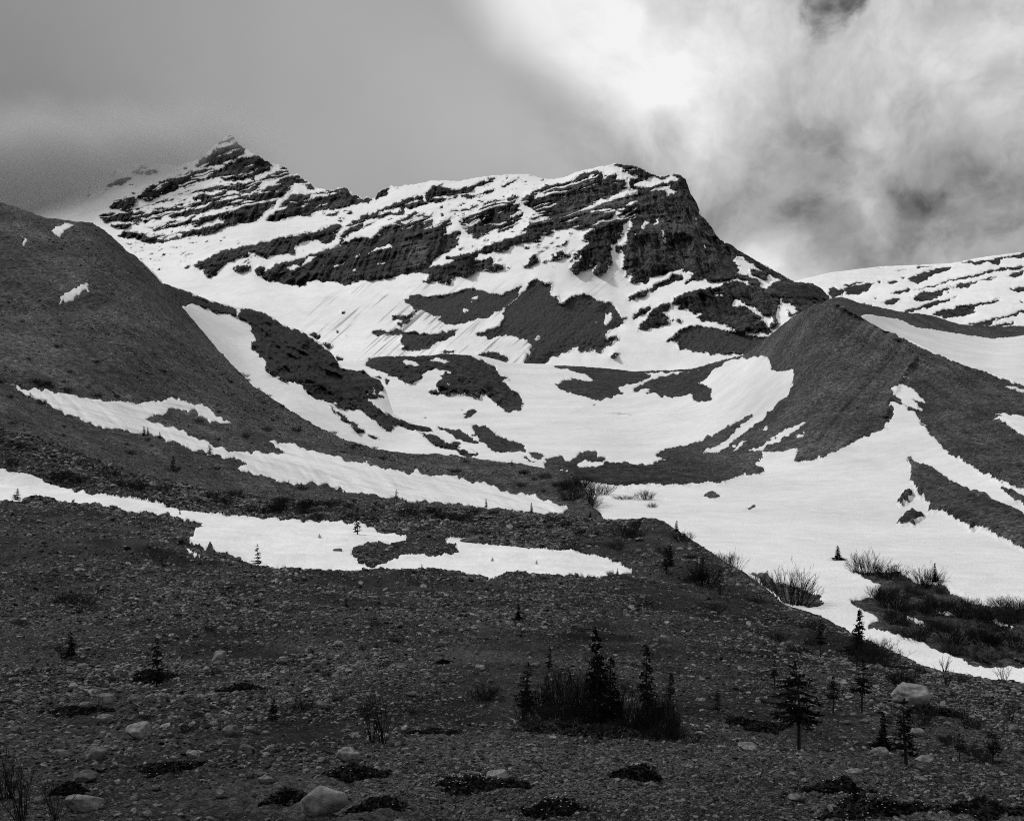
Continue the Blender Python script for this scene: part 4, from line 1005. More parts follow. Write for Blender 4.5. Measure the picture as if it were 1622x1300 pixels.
protos = bpy.data.collections.new('stone_shapes')
for k in range(9):
    o = bpy.data.objects.new('stone', stone_mesh('stone', 1, 100 + k, M_stone, planes=9, flat=0.36 + 0.06 * (k % 4), rough=0, smooth=False))
    protos.objects.link(o)
def gn_scatter(name, pts, scl, rot, label):
    me = bpy.data.meshes.new(name); me.vertices.add(len(pts)); me.vertices.foreach_set('co', pts.astype(np.float32).ravel())
    a = me.attributes.new('s', 'FLOAT_VECTOR', 'POINT'); a.data.foreach_set('vector', scl.astype(np.float32).ravel())
    a = me.attributes.new('r', 'FLOAT_VECTOR', 'POINT'); a.data.foreach_set('vector', rot.astype(np.float32).ravel())
    a = me.attributes.new('k', 'INT', 'POINT'); a.data.foreach_set('value', nrng.integers(0, 9, len(pts)).astype(np.int32))
    o = bpy.data.objects.new(name, me); col_link(o); tag(o, label, None, None, 'stuff')
    g = bpy.data.node_groups.new(name, 'GeometryNodeTree')
    g.interface.new_socket('Geometry', in_out='INPUT', socket_type='NodeSocketGeometry'); g.interface.new_socket('Geometry', in_out='OUTPUT', socket_type='NodeSocketGeometry')
    gi = g.nodes.new('NodeGroupInput'); go = g.nodes.new('NodeGroupOutput')
    ip = g.nodes.new('GeometryNodeInstanceOnPoints'); ci = g.nodes.new('GeometryNodeCollectionInfo')
    ci.inputs['Collection'].default_value = protos; ci.inputs['Separate Children'].default_value = True; ci.inputs['Reset Children'].default_value = True
    def attr(nm, ty):
        x = g.nodes.new('GeometryNodeInputNamedAttribute'); x.data_type = ty; x.inputs['Name'].default_value = nm
        return [q for q in x.outputs if q.enabled and q.name == 'Attribute'][0]
    g.links.new(gi.outputs[0], ip.inputs['Points']); g.links.new(ci.outputs[0], ip.inputs['Instance'])
    ip.inputs['Pick Instance'].default_value = True
    g.links.new(attr('k', 'INT'), ip.inputs['Instance Index'])
    e2r = g.nodes.new('FunctionNodeEulerToRotation'); g.links.new(attr('r', 'FLOAT_VECTOR'), e2r.inputs[0]); g.links.new(e2r.outputs[0], ip.inputs['Rotation'])
    g.links.new(attr('s', 'FLOAT_VECTOR'), ip.inputs['Scale']); g.links.new(ip.outputs[0], go.inputs[0])
    md = o.modifiers.new('scatter', 'NODES'); md.node_group = g
    return o
def scatter(sh, n, dens, smin, smax, power, name, label, sink=0.2):
    """n stones on the bare ground of a sheet; dens(px,py)->0..1"""
    nr, nc = sh.py.shape
    pts = []; tot = 0
    cell = np.abs(np.gradient(sh.py, axis=0)); cell = cell / cell.sum(0, keepdims=True)
    i = nrng.uniform(0, nc - 1.01, n * 2); j = nrng.uniform(0, nr - 1.01, n * 2)
    ii, jj = i.astype(int), j.astype(int); fi, fj = (i - ii)[:, None], (j - jj)[:, None]
    P = sh.core
    p = (P[jj, ii] * (1 - fi) + P[jj, ii + 1] * fi) * (1 - fj) + (P[jj + 1, ii] * (1 - fi) + P[jj + 1, ii + 1] * fi) * fj
    X = sh.px[jj, ii] + fi[:, 0]; Y = sh.py[jj, ii]
    ok = (sh.f[jj, ii] < -0.6) & (X > -220) & (X < 1840) & (nrng.uniform(size=len(X)) < dens(X, Y, p))
    p, X, Y = p[ok][:n], X[ok][:n], Y[ok][:n]; m = len(p)
    u = nrng.uniform(size=m)
    s = smin * (1 - u * (1 - (smin / smax) ** power)) ** (-1 / power)
    sm = np.maximum(s * p[:, 1] / F_PX, 0.012)
    scl = np.stack([sm * nrng.uniform(.8, 1.2, m), sm * nrng.uniform(.8, 1.2, m), sm * nrng.uniform(.7, 1.2, m)], 1)
    rot = np.stack([nrng.normal(0, .3, m), nrng.normal(0, .3, m), nrng.uniform(0, 6.28, m)], 1)
    p = p.copy(); p[:, 2] += sm * (0.25 - sink)
    return gn_scatter(name, p, scl, rot, label)
def d_slope(X, Y, p):  # density of loose stones
    a = fbm(p[:, 0] / 4, p[:, 1] / 5, 301, 4); b = fbm(p[:, 0] / 18, p[:, 1] / 22, 302, 3)
    d = np.clip(0.55 + 1.1 * a + 0.8 * b, 0.05, 1)
    fine = np.clip((X - 850) / 200, 0, 1) * np.clip((1120 - Y) / 60, 0, 1)
    terrace = np.clip((Y - 1170) / 20, 0, 1) * np.clip((X - 620) / 120, 0, 1)
    return np.clip(d * (1 - 0.6 * fine) + 0.35 * terrace, 0, 1)
gravel = scatter(S_slope, 420000, d_slope, 1.8, 11.0, 2.1, 'gravel', 'loose grey gravel and small stones strewn over the near slope')
def d_coarse(X, Y, p):
    a = fbm(p[:, 0] / 2.2, p[:, 1] / 3, 311, 4)
    return np.clip(0.35 + 1.5 * a, 0.0, 1) * np.clip((Y - 1010) / 120, 0.04, 1) * np.clip((760 - X) / 160, 0.10, 1)
cobbles = scatter(S_slope, 110000, d_coarse, 4.5, 15.0, 2.3, 'gravel', 'fist to head sized cobbles mixed into the gravel at the left', sink=0.15)
def d_hill(X, Y, p):
    low = np.clip((Y - (560 + 0.25 * X)) / 60, 0.2, 1)
    return low * np.clip(0.6 + 1.2 * fbm(p[:, 0] / 9, p[:, 1] / 12, 303, 4), 0.08, 1)
rubble = scatter(S_hill, 80000, d_hill, 1.1, 4.6, 2.5, 'rubble', 'coarse grey rubble lying between the snow strips of the hill')
def d_val(X, Y, p):
    return np.clip(0.55 + 1.3 * fbm(p[:, 0] / 10, p[:, 1] / 12, 304, 4), 0.1, 1) * np.where((Y > 700) | (X > 1430), 1.0, 0.35)
hill_blocks = scatter(S_hill, 26000, lambda X, Y, p: np.clip(0.35 + 1.2 * fbm(p[:, 0] / 20, p[:, 1] / 26, 306, 4), 0.03, 1), 1.8, 5.5, 2.6, 'rubble', 'scattered blocks lying on the flank of the rounded hill')
rubble2 = scatter(S_valley, 90000, d_val, 1.0, 4.0, 2.6, 'rubble', 'coarse rubble on the moraine flanks beyond the snowy valley')

# ------------------------------------------------------------------ boulders, each its own object
shapes = [stone_mesh('boulder', 4, 500 + k, M_boulder, planes=15 + k % 6, soft=0.006 + 0.006 * (k % 3), flat=0.5 + 0.08 * (k % 3), rough=0.085) for k in range(10)]
rough_shapes = [stone_mesh('stone', 2, 700 + k, M_boulder, planes=12, soft=0.01, flat=0.36 + 0.07 * (k % 4), rough=0.02, smooth=False) for k in range(12)]
def boulder(px, py, w_, h_, label, shape, sh=S_slope, mat=None, group=None, rz=None, name='boulder'):
    """w_, h_ apparent size in photo pixels; rests part sunk in the ground"""
    p, f = locate(sh, px, py + h_ * 0.42)
    k = p.y / F_PX
    me = shape
    if mat is not None and me.materials[0] != mat:
        me = me.copy(); me.materials[0] = mat
    o = bpy.data.objects.new(name, me); col_link(o)
    vz = np.empty(len(me.vertices) * 3); me.vertices.foreach_get('co', vz); z = vz[2::3]; hh = z.max() - z.min()
    sx = w_ * k * 0.94; sz = h_ * k / hh * 1.08
    o.scale = (sx, sx * rng.uniform(.85, 1.1), sz)
    o.rotation_euler = (rng.uniform(-.12, .12), rng.uniform(-.12, .12), rz if rz is not None else rng.uniform(-0.5, 0.5) + (math.pi if rng.random() < .5 else 0))
    o.location = (p.x, p.y + sx * 0.3, p.z + h_ * k * 0.30)
    tag(o, label, 'boulder' if name == 'boulder' else 'stone', group)
    return o
NB = [ # px, py, w, h, label, shape
 (1447,1114,64,38,'big pale weathered boulder with an overhanging block shape above the thin dark spruce',3),
 (510,1264,80,46,'large rounded pale boulder lowest down on the gravel, beside a dark plant mat',0),
 (787,1231,36,24,'smooth pale rounded stone at the upper edge of the flowering dark mat',1),
 (550,1206,42,22,'pale smooth stone on the gravel below and right of the bare willow base',4),
 (215,1168,48,30,'grey angular boulder with a slanting dark face among the left rubble',5),
 (148,1199,42,22,'flat-topped blocky boulder in the left rubble, above another flat one',6),
 (133,1219,42,20,'flat rounded boulder just below the blocky one in the left rubble',7),
 (125,1268,66,26,'long low pale slab next to bare willow twigs in the corner',8),
 (345,1041,28,20,'grey triangular boulder right of the dark sapling on the upper gravel',2),
 (505,1054,30,15,'square pale stone standing alone on the slope above the bare willow',9),
 (165,1113,28,20,'domed grey boulder, first of three in a short row under the sapling',1),
 (212,1109,26,14,'low rounded boulder in the middle of the short row under the sapling',7),
 (236,1110,18,12,'small dark boulder, last of the short row under the sapling',4),
 (364,1172,32,20,'rounded boulder with a pale top in mid gravel, left of the small fir sapling',0),
 (95,1199,26,15,'small tilted pale boulder at the left of the blocky pair',2),
 (23,1168,18,13,'small bright stone near the left border of the rubble',5),
 (163,1148,26,16,'pale flat stone above the grey angular boulder',8),
 (745,834,11,17,'upright pale standing rock on the dark bank above the snow hollow',6),
 (744,859,34,11,'long flat boulder where the bank meets the snow hollow',8),
 (1011,876,13,9,'small pale rock at the right end of the bank above the snow',3),
 (1187,1201,34,14,'low pale rock lying on the terrace left of the windblown spruce',7),
 (1395,1203,36,20,'grey boulder immediately left of the thin dark spruce trunk',2),
 (1472,1208,42,17,'wide low grey boulder immediately right of the thin dark spruce trunk',6),
 (1355,1232,30,12,'pale flat rock on the terrace in front of the two grey boulders',8),
 (534,873,16,7,'small boulder resting alone on the snow of the hollow',5),
 (132,807,16,8,'small grey boulder poking out at the lower snow edge on the left',1),
 (184,815,14,9,'pointed rock poking out at the lower snow edge, right of another',2),
 (350,1255,26,14,'grey stone lying close below the middle rubble, left of the large rounded boulder',3),
 (420,1235,28,12,'flat stone up the slope from the large rounded boulder',4),
 (560,1300,34,22,'half-buried stone cut by the lower border beneath the large rounded boulder',6),
 (305,1200,28,12,'flat grey stone on the gravel between the angular boulder and the willow',9),
 (390,1200,26,12,'flattish grey stone in the middle gravel below the rounded pale-topped boulder',5),
 (445,1047,22,10,'low pale stone on the upper slope left of the square pale stone',7),
 (700,1018,20,9,'pale oval stone on the open slope above the dark domed shrub',0),
 (760,1060,16,9,'bright round stone on the open slope left of the spruce thicket',1),
 (915,1004,24,8,'flat pale stone beneath the snow tongue on the open slope',8),
 (850,1058,22,9,'flat stone on the slope just above the willow thicket',4),
]
shapes[0] = stone_mesh('boulder', 4, 531, M_boulder, planes=12, soft=0.035, flat=0.5, rough=0.05)
shapes[1] = stone_mesh('boulder', 4, 532, M_boulder, planes=12, soft=0.03, flat=0.5, rough=0.04)
shapes[3] = stone_mesh('boulder', 4, 533, M_boulder, planes=12, soft=0.02, flat=0.75, rough=0.10)
for n_, a in enumerate(NB): boulder(a[0], a[1], a[2], a[3], a[4], shapes[a[5]], mat=M_pale if n_ < 5 else None)
used = [(a[0], a[1], a[2]) for a in NB]
made = 0; tries = 0
while made < 250 and tries < 9000:
    tries += 1
    px = rng.uniform(-10, 1630); py = 1300 - 330 * rng.random() ** 1.7
    if px > 1000 and py < 960 + (px - 1000) * 0.22: continue
    leftness = 1.0 if px < 620 else (0.35 if px < 1150 else 0.55)
    if rng.random() > leftness: continue
    if 780 < px < 1110 and 1060 < py < 1185: continue
    s = min(24, 7.5 * (1 - rng.random()) ** (-1 / 2.6)) * (0.8 + 0.35 * (py - 970) / 330)
    if s < 7: s = 7
    if any(abs(px - u[0]) < (s + u[2]) * 0.5 and abs(py - u[1]) < (s + u[2]) * 0.32 for u in used): continue
    used.append((px, py, s)); made += 1
    boulder(px, py, s, s * rng.uniform(.38, .62), 'grey stone about the size of its neighbours, strewn in the gravel of the near slope', rough_shapes[rng.randrange(12)],
            group='stones strewn over the near gravel slope', name='stone', rz=rng.uniform(0, 6.28))

# ------------------------------------------------------------------ plants
def flat_mat(name, v, var=0.3):
    m, t = new_mat(name); oi = t.new('ShaderNodeNewGeometry')
    n = t.noise(oi.outputs['Position'], 3.0, 3, 0.6)
    set_grey(t, t.maprange(n, 0.3, 0.7, v * (1 - var), v * (1 + var))); return m
M_needle = flat_mat('spruce_needles', 0.010, 0.5); M_bark = flat_mat('spruce_bark', 0.022); M_twig = flat_mat('willow_twigs', 0.012, 0.5)
M_mat = flat_mat('mat_leaves', 0.012, 0.5); M_flower = flat_mat('white_petals', 0.34, 0.2)
def tube(V, Fc, pts, radii, sides=5):
    base = len(V)
    for i, p in enumerate(pts):
        d = (pts[min(i + 1, len(pts) - 1)] - pts[max(i - 1, 0)]).normalized()
        a = d.orthogonal().normalized(); b = d.cross(a)
        for k in range(sides):
            an = 2 * math.pi * k / sides; V.append((p + (a * math.cos(an) + b * math.sin(an)) * radii[i])[:])
    for i in range(len(pts) - 1):
        for k in range(sides):
            k2 = (k + 1) % sides
            Fc.append((base + i * sides + k, base + i * sides + k2, base + (i + 1) * sides + k2, base + (i + 1) * sides + k))
def spruce_parts(seed, width=0.36, bare=0.06, dens=1.0, lean=0.0, one_side=0.0, irregular=0.3, skirt=0.0, nwh=30, open_=0.0, clump=1.0):
    """unit-height spruce: trunk mesh, crown mesh, dead lower limbs mesh"""
    r = random.Random(seed); TV, TF, CV, CF, DV, DF = [], [], [], [], [], []
    ax = []
    for i in range(9):
        t_ = i / 8; ax.append(Vector((lean * t_ * t_ + 0.012 * math.sin(5 * t_ + seed), 0.01 * math.sin(4 * t_ + seed * 2), t_)))
    def axis(t_):
        q = t_ * 8; i = min(int(q), 7); return ax[i].lerp(ax[i + 1], q - i)
    tube(TV, TF, [Vector((0, 0, -0.06))] + ax, [0.026] + [0.022 * (1 - 0.93 * i / 8) + 0.0012 for i in range(9)], 6)
    def spray(p, d, ln):
        """a needled twig: crossed narrow blades"""
        side = d.cross(Vector((0, 0, 1)))
        if side.length < 1e-3: side = Vector((1, 0, 0))
        side.normalize(); up = side.cross(d).normalized()
        for s_ in (side, up, (side + up).normalized()):
            wv = s_ * ln * r.uniform(.20, .34); b = len(CV)
            CV.extend([(p - wv * .4)[:], (p + wv * .4)[:], (p + d * ln * .55 + wv)[:], (p + d * ln)[:], (p + d * ln * .55 - wv)[:]]); CF.append((b, b + 1, b + 2, b + 3, b + 4))
    for wv_ in range(nwh):
        t_ = bare + (1 - bare) * (wv_ + r.uniform(-.3, .3)) / nwh
        if t_ < bare or t_ > 0.985: continue
        prof = (1 - (t_ - bare) / (1 - bare)) ** 0.75 * (0.55 + 0.45 * min(1, (t_ - bare) / 0.12 + 0.3))
        if skirt and t_ < 0.3: prof *= 1 + skirt * (1 - t_ / 0.3)
        if open_ and r.random() < open_: continue
        for b_ in range(int(5 * dens + r.random())):
            an = r.uniform(0, 6.283); L = width * 0.5 * prof * r.uniform(1 - irregular, 1 + irregular * 0.7) + 0.012
            if one_side: L *= 1 - one_side * 0.75 * max(0, math.cos(an))
            rise = r.uniform(-.25, .12) + 0.55 * max(0, t_ - 0.6)
            p0 = axis(t_); d = Vector((math.cos(an), math.sin(an), rise)).normalized()
            nseg = max(2, int(L / 0.024)); p = p0.copy()
            pts = [p0.copy()]
            for s_ in range(nseg):
                q = (s_ + 1) / nseg
                dd = (d + Vector((0, 0, -0.35 * q + 0.35 * q * q))).normalized(); p = p + dd * (L / nseg); pts.append(p.copy())
                for _ in range(int(1 + 2 * clump * r.random())):
                    sd = (dd * r.uniform(.5, 1) + Vector((r.uniform(-.8, .8), r.uniform(-.8, .8), r.uniform(-.7, .25)))).normalized()
                    spray(p, sd, r.uniform(.030, .058) * (1.1 - 0.4 * q) * (0.8 + 0.5 * (1 - t_)))
            if L > 0.05: tube(TV, TF, [pts[0], pts[len(pts) // 2], pts[-1]], [0.004, 0.0028, 0.001], 3)
    for k in range(12): spray(axis(0.9 + 0.1 * k / 12), Vector((r.uniform(-.35, .35), r.uniform(-.35, .35), 1)).normalized(), 0.03)
    if bare > 0.12:
        for b_ in range(9):
            t_ = r.uniform(.06, bare); an = r.uniform(0, 6.283); L = r.uniform(.06, .2)
            p0 = axis(t_); d = Vector((math.cos(an), math.sin(an), r.uniform(-.2, .25)))
            tube(DV, DF, [p0, p0 + d * L * .5 + Vector((0, 0, .01)), p0 + d * L + Vector((0, 0, r.uniform(-.05, .03)))], [0.006, 0.004, 0.0015], 3)
            for _ in range(2):
                e = (d + Vector((r.uniform(-.8, .8), r.uniform(-.8, .8), r.uniform(-.4, .4)))) * L * .35
                tube(DV, DF, [p0 + d * L * .55, p0 + d * L * .55 + e], [0.003, 0.001], 3)
    return (TV, TF), (CV, CF), (DV, DF)
KINDS = {
 'dense': dict(width=0.40, bare=0.04, dens=1.6, nwh=30, clump=1.1, irregular=0.6, open_=0.12), 'spire': dict(width=0.26, bare=0.03, dens=1.0, nwh=30), 'skirted': dict(width=0.28, bare=0.02, dens=1.5, irregular=0.5, nwh=32, skirt=2.2, clump=1.2),
 'wind': dict(width=0.80, bare=0.36, dens=1.6, nwh=17, open_=0.15, one_side=0.55, irregular=0.6, lean=-0.06, clump=1.3), 'thin': dict(width=0.24, bare=0.16, dens=1.0, nwh=26, irregular=0.5, open_=0.15),
 'pole': dict(width=0.36, bare=0.36, dens=1.1, nwh=18, irregular=0.6, open_=0.2), 'sapling': dict(width=0.75, bare=0.03, dens=1.3, nwh=14, irregular=0.5, clump=0.8), 'flag': dict(width=0.62, bare=0.12, dens=1.3, nwh=20, irregular=0.6, one_side=0.6, open_=0.15, clump=1.2)}
tree_meshes = {}
def spruce(px, py, hpx, kind, label, sh=S_slope, group=None, seed=0, wide=1.0, name='spruce_tree'):
    key = (kind, seed)
    if key not in tree_meshes:
        out = []
        for nm, (V, Fc), m in zip(('trunk', 'crown', 'dead_limbs'), spruce_parts(hash_seed(kind, seed), **KINDS[kind]), (M_bark, M_needle, M_bark)):
            if not V: out.append(None); continue
            me = bpy.data.meshes.new(nm); me.from_pydata(V, [], Fc); me.materials.append(m); me.update(); out.append(me)
        tree_meshes[key] = out
    p, f = locate(sh, px, py)
    root = bpy.data.objects.new(name, None); col_link(root); root.location = p
    hm = hpx * p.y / F_PX; root.scale = (hm * wide, hm * wide, hm); root.rotation_euler = (0, 0, rng.uniform(-0.4, 0.4))
    root.empty_display_size = 0.1
    for nm, me in zip(('trunk', 'crown', 'dead_limbs'), tree_meshes[key]):
        if me is None: continue
        c = bpy.data.objects.new(nm, me); col_link(c); c.parent = root
    tag(root, label, 'tree', group)
    return root
def hash_seed(kind, seed): return sum(ord(c) * (i + 3) for i, c in enumerate(kind)) + seed * 101
TREES = [
 (1267,1206,140,'wind','windblown spruce with a bushy one-sided top and long bare trunk',S_slope,0,1.0),
 (1433,1232,104,'thin','thin dark spruce standing just below the big pale boulder',S_slope,0,1.4),
 (945,1166,152,'dense','tallest dense dark spruce in the middle of the willow thicket',S_slope,1,0.8),
 (1025,1168,124,'spire','slimmer spruce right of the tallest one in the willow thicket',S_slope,2,0.95),
 (968,1160,100,'spire','short dark spruce squeezed between the two dense spruces of the thicket',S_slope,1,1.4),
 (836,1142,78,'thin','small narrow spruce at the left end of the willow thicket',S_slope,2,1.6),
 (866,1148,62,'spire','little dark spruce among the twigs of the thicket, second from its left end',S_slope,2,1.5),
 (1361,1040,74,'skirted','spire-topped spruce with a wide dark skirt, outlined against the snow edge',S_slope,0,1.1),
 (248,1083,78,'flag','lone dark spruce sapling with flagged branches amid the left gravel',S_slope,0,0.9),
 (112,1044,44,'flag','small leaning spruce on the gravel near the left border',S_slope,1,1.0),
 (408,907,37,'flag','small spruce standing at the lower edge of the snow hollow',S_slope,2,0.8),
 (566,846,44,'thin','dark spruce at the upper edge of the snow hollow, on the bank foot',S_slope,1,1.0),
 (434,1158,38,'flag','little fir sapling on gravel above the middle stones',S_slope,3,1.1),
 (1072,842,18,'spire','tiny spruce on the skyline end of the bank against the valley snow',S_slope,3,1.5),
 (1055,908,42,'thin','thin leafless-looking spruce on the bank above the right tip of the hollow snow',S_slope,3,1.2),
 (1062,900,34,'spire','narrow spruce immediately right of a thin one on the bank end',S_slope,4,1.4),
 (1112,926,42,'thin','slender spruce by the dark shrub on the slope right of the bank',S_slope,4,1.3),
 (1300,1046,62,'pole','bare-stemmed thin spruce just below the snow edge, left of the skirted spruce',S_slope,0,0.8),
 (1227,1100,46,'pole','thin dark sapling above and left of the windblown spruce',S_slope,1,0.9),
 (1366,1142,88,'pole','tall thin spruce with a narrow plume, below the skirted spruce',S_slope,2,0.9),
 (1320,1140,58,'pole','small pole-stemmed spruce between the windblown and the tall thin one',S_slope,3,1.2),
 (1398,1190,58,'skirted','dark bushy spruce touching the grey boulder left of the thin trunk',S_slope,2,1.1),
 (1137,1148,38,'flag','small ragged spruce right of the willow thicket',S_slope,4,1.0),
 (1062,1110,44,'thin','thin ragged spruce just above the right end of the thicket',S_slope,5,1.5),
 (1520,1206,44,'pole','small bare-stemmed spruce right of the wide low boulder',S_slope,4,1.2),
 (1572,1212,58,'pole','thin spruce close to the right border on the near slope',S_slope,5,1.2),
 (821,992,26,'skirted','small dark spruce on the open slope under the hollow snow',S_slope,3,1.2),
 (870,1075,42,'thin','thin dead-looking sapling on the slope above the thicket',S_slope,6,1.0),
 (1327,889,24,'skirted','little bushy spruce standing in the valley snow left of the shrubs',S_valley,4,1.6),
 (1481,928,30,'skirted','small spire spruce rising out of the shrub row in the valley',S_valley,5,0.9),
 (935,822,13,'spire','tiny spruce at the gully mouth by the snow edge',S_slope,6,1.6),
 (285,818,8,'spire','very small spruce seedling on the left arm of the hollow snow',S_slope,7,2.0),
 (28,795,20,'flag','leaning stunted spruce in the snow near the left border',S_slope,5,1.3),
 (506,855,9,'sapling','small dark seedling poking through the hollow snow above the lone boulder',S_slope,0,1.2),
 (850,894,9,'sapling','tilted seedling in the right part of the hollow snow',S_slope,1,1.0),
 (780,888,8,'sapling','bent seedling in the middle of the hollow snow',S_slope,2,1.4),
 (668,906,12,'sapling','little sapling at the lower snow edge beneath the bare island',S_slope,3,1.0),
 (978,907,12,'spire','slender seedling at the right tip of the hollow snow',S_slope,8,1.4),
 (228,692,16,'spire','taller of the twin spruces on the lower edge of the long snow strip',S_hill,9,1.5),
 (234,690,13,'spire','shorter of the twin spruces on the lower edge of the long snow strip',S_hill,10,1.4),
 (253,696,11,'spire','tiny spruce right of the twin spruces at the long snow strip',S_hill,11,1.6),
 (332,719,18,'sapling','bushy little spruce on the narrow middle of the long snow strip',S_hill,4,1.0),
 (274,746,22,'thin','dark spruce on the rubble below the long snow strip',S_hill,7,1.4),
 (628,790,16,'sapling','ragged sapling at the lower edge of the broad snow strip, left one',S_hill,5,0.9),
 (770,806,16,'spire','thin spruce at the lower edge of the broad snow strip, middle one',S_hill,12,1.2),
 (842,814,17,'spire','thin spruce at the lower edge of the broad snow strip, right one',S_hill,13,1.3),
 (457,765,9,'sapling','tiny seedling in the snow of the broad strip near its left part',S_hill,6,1.0),
 (811,738,9,'spire','tiny spruce on the brow of the hill above the basin snow',S_hill,14,1.6),
 (48,630,10,'sapling','tiny shrubby seedling near the left tip of the long snow strip',S_hill,7,1.1),
 (548,955,14,'sapling','small bushy sapling on the open slope below the hollow snow',S_slope,8,1.2),
]
for t_ in TREES: spruce(t_[0], t_[1], t_[2], t_[3], t_[4], t_[5], None, t_[6], t_[7])

def willow_mesh(seed, stems=26, spread=0.6, dense=1.0, thick=1.0, base=0.1):
    r = random.Random(seed); V, Fc = [], []
    def grow(p, d, L, rad, depth):
        pts = [p.copy()]; n_ = 4
        for i in range(n_):
            d = (d + Vector((r.uniform(-.3, .3), r.uniform(-.3, .3), r.uniform(-.05, .16)))).normalized(); p = p + d * L / n_; pts.append(p.copy())
        tube(V, Fc, pts, [rad * (1 - .75 * i / n_) for i in range(n_ + 1)], 3)
        if depth < 2:
            for _ in range(int(r.uniform(2, 4.6) * dense)):
                q = r.uniform(.25, .95); i = int(q * n_); s_ = pts[i].lerp(pts[min(i + 1, n_)], q * n_ - i)
                e = (d + Vector((r.uniform(-.75, .75), r.uniform(-.75, .75), r.uniform(-.1, .45)))).normalized()
                grow(s_, e, L * r.uniform(.22, .45), rad * .6, depth + 1)
    for s_ in range(stems):
        an = r.uniform(0, 6.283); q = r.random() ** .6
        p = Vector((math.cos(an) * q * base, math.sin(an) * q * base, -0.04)); tilt = q * spread * r.uniform(.5, 1.2)
        d = Vector((math.cos(an) * tilt, math.sin(an) * tilt, 1)).normalized()
        grow(p, d, r.uniform(.6, 1.0), 0.011 * thick, 0)
    me = bpy.data.meshes.new('willow_shrub'); me.from_pydata(V, [], Fc); me.materials.append(M_twig); me.update(); return me
W_open = [willow_mesh(40 + k, 14, 0.55, 0.9, 1.0, 0.08) for k in range(3)]
W_thick = [willow_mesh(60 + k, 90, 1.25, 1.5, 0.85, 0.5) for k in range(4)]
W_tall = [willow_mesh(80 + k, 26, 0.42, 1.15, 1.25, 0.26) for k in range(4)]
def shrub(px, py, hpx, wide, me, label, sh=S_slope, group=None):
    p, f = locate(sh, px, py); k = p.y / F_PX
    o = bpy.data.objects.new('willow_shrub', me); col_link(o); o.location = p; s = hpx * k
    o.scale = (s * wide, s * wide * 0.9, s); o.rotation_euler = (0, 0, rng.uniform(0, 6.28))
    tag(o, label, 'shrub', group); return o
V_ = S_valley; L_ = S_slope; H_ = S_hill
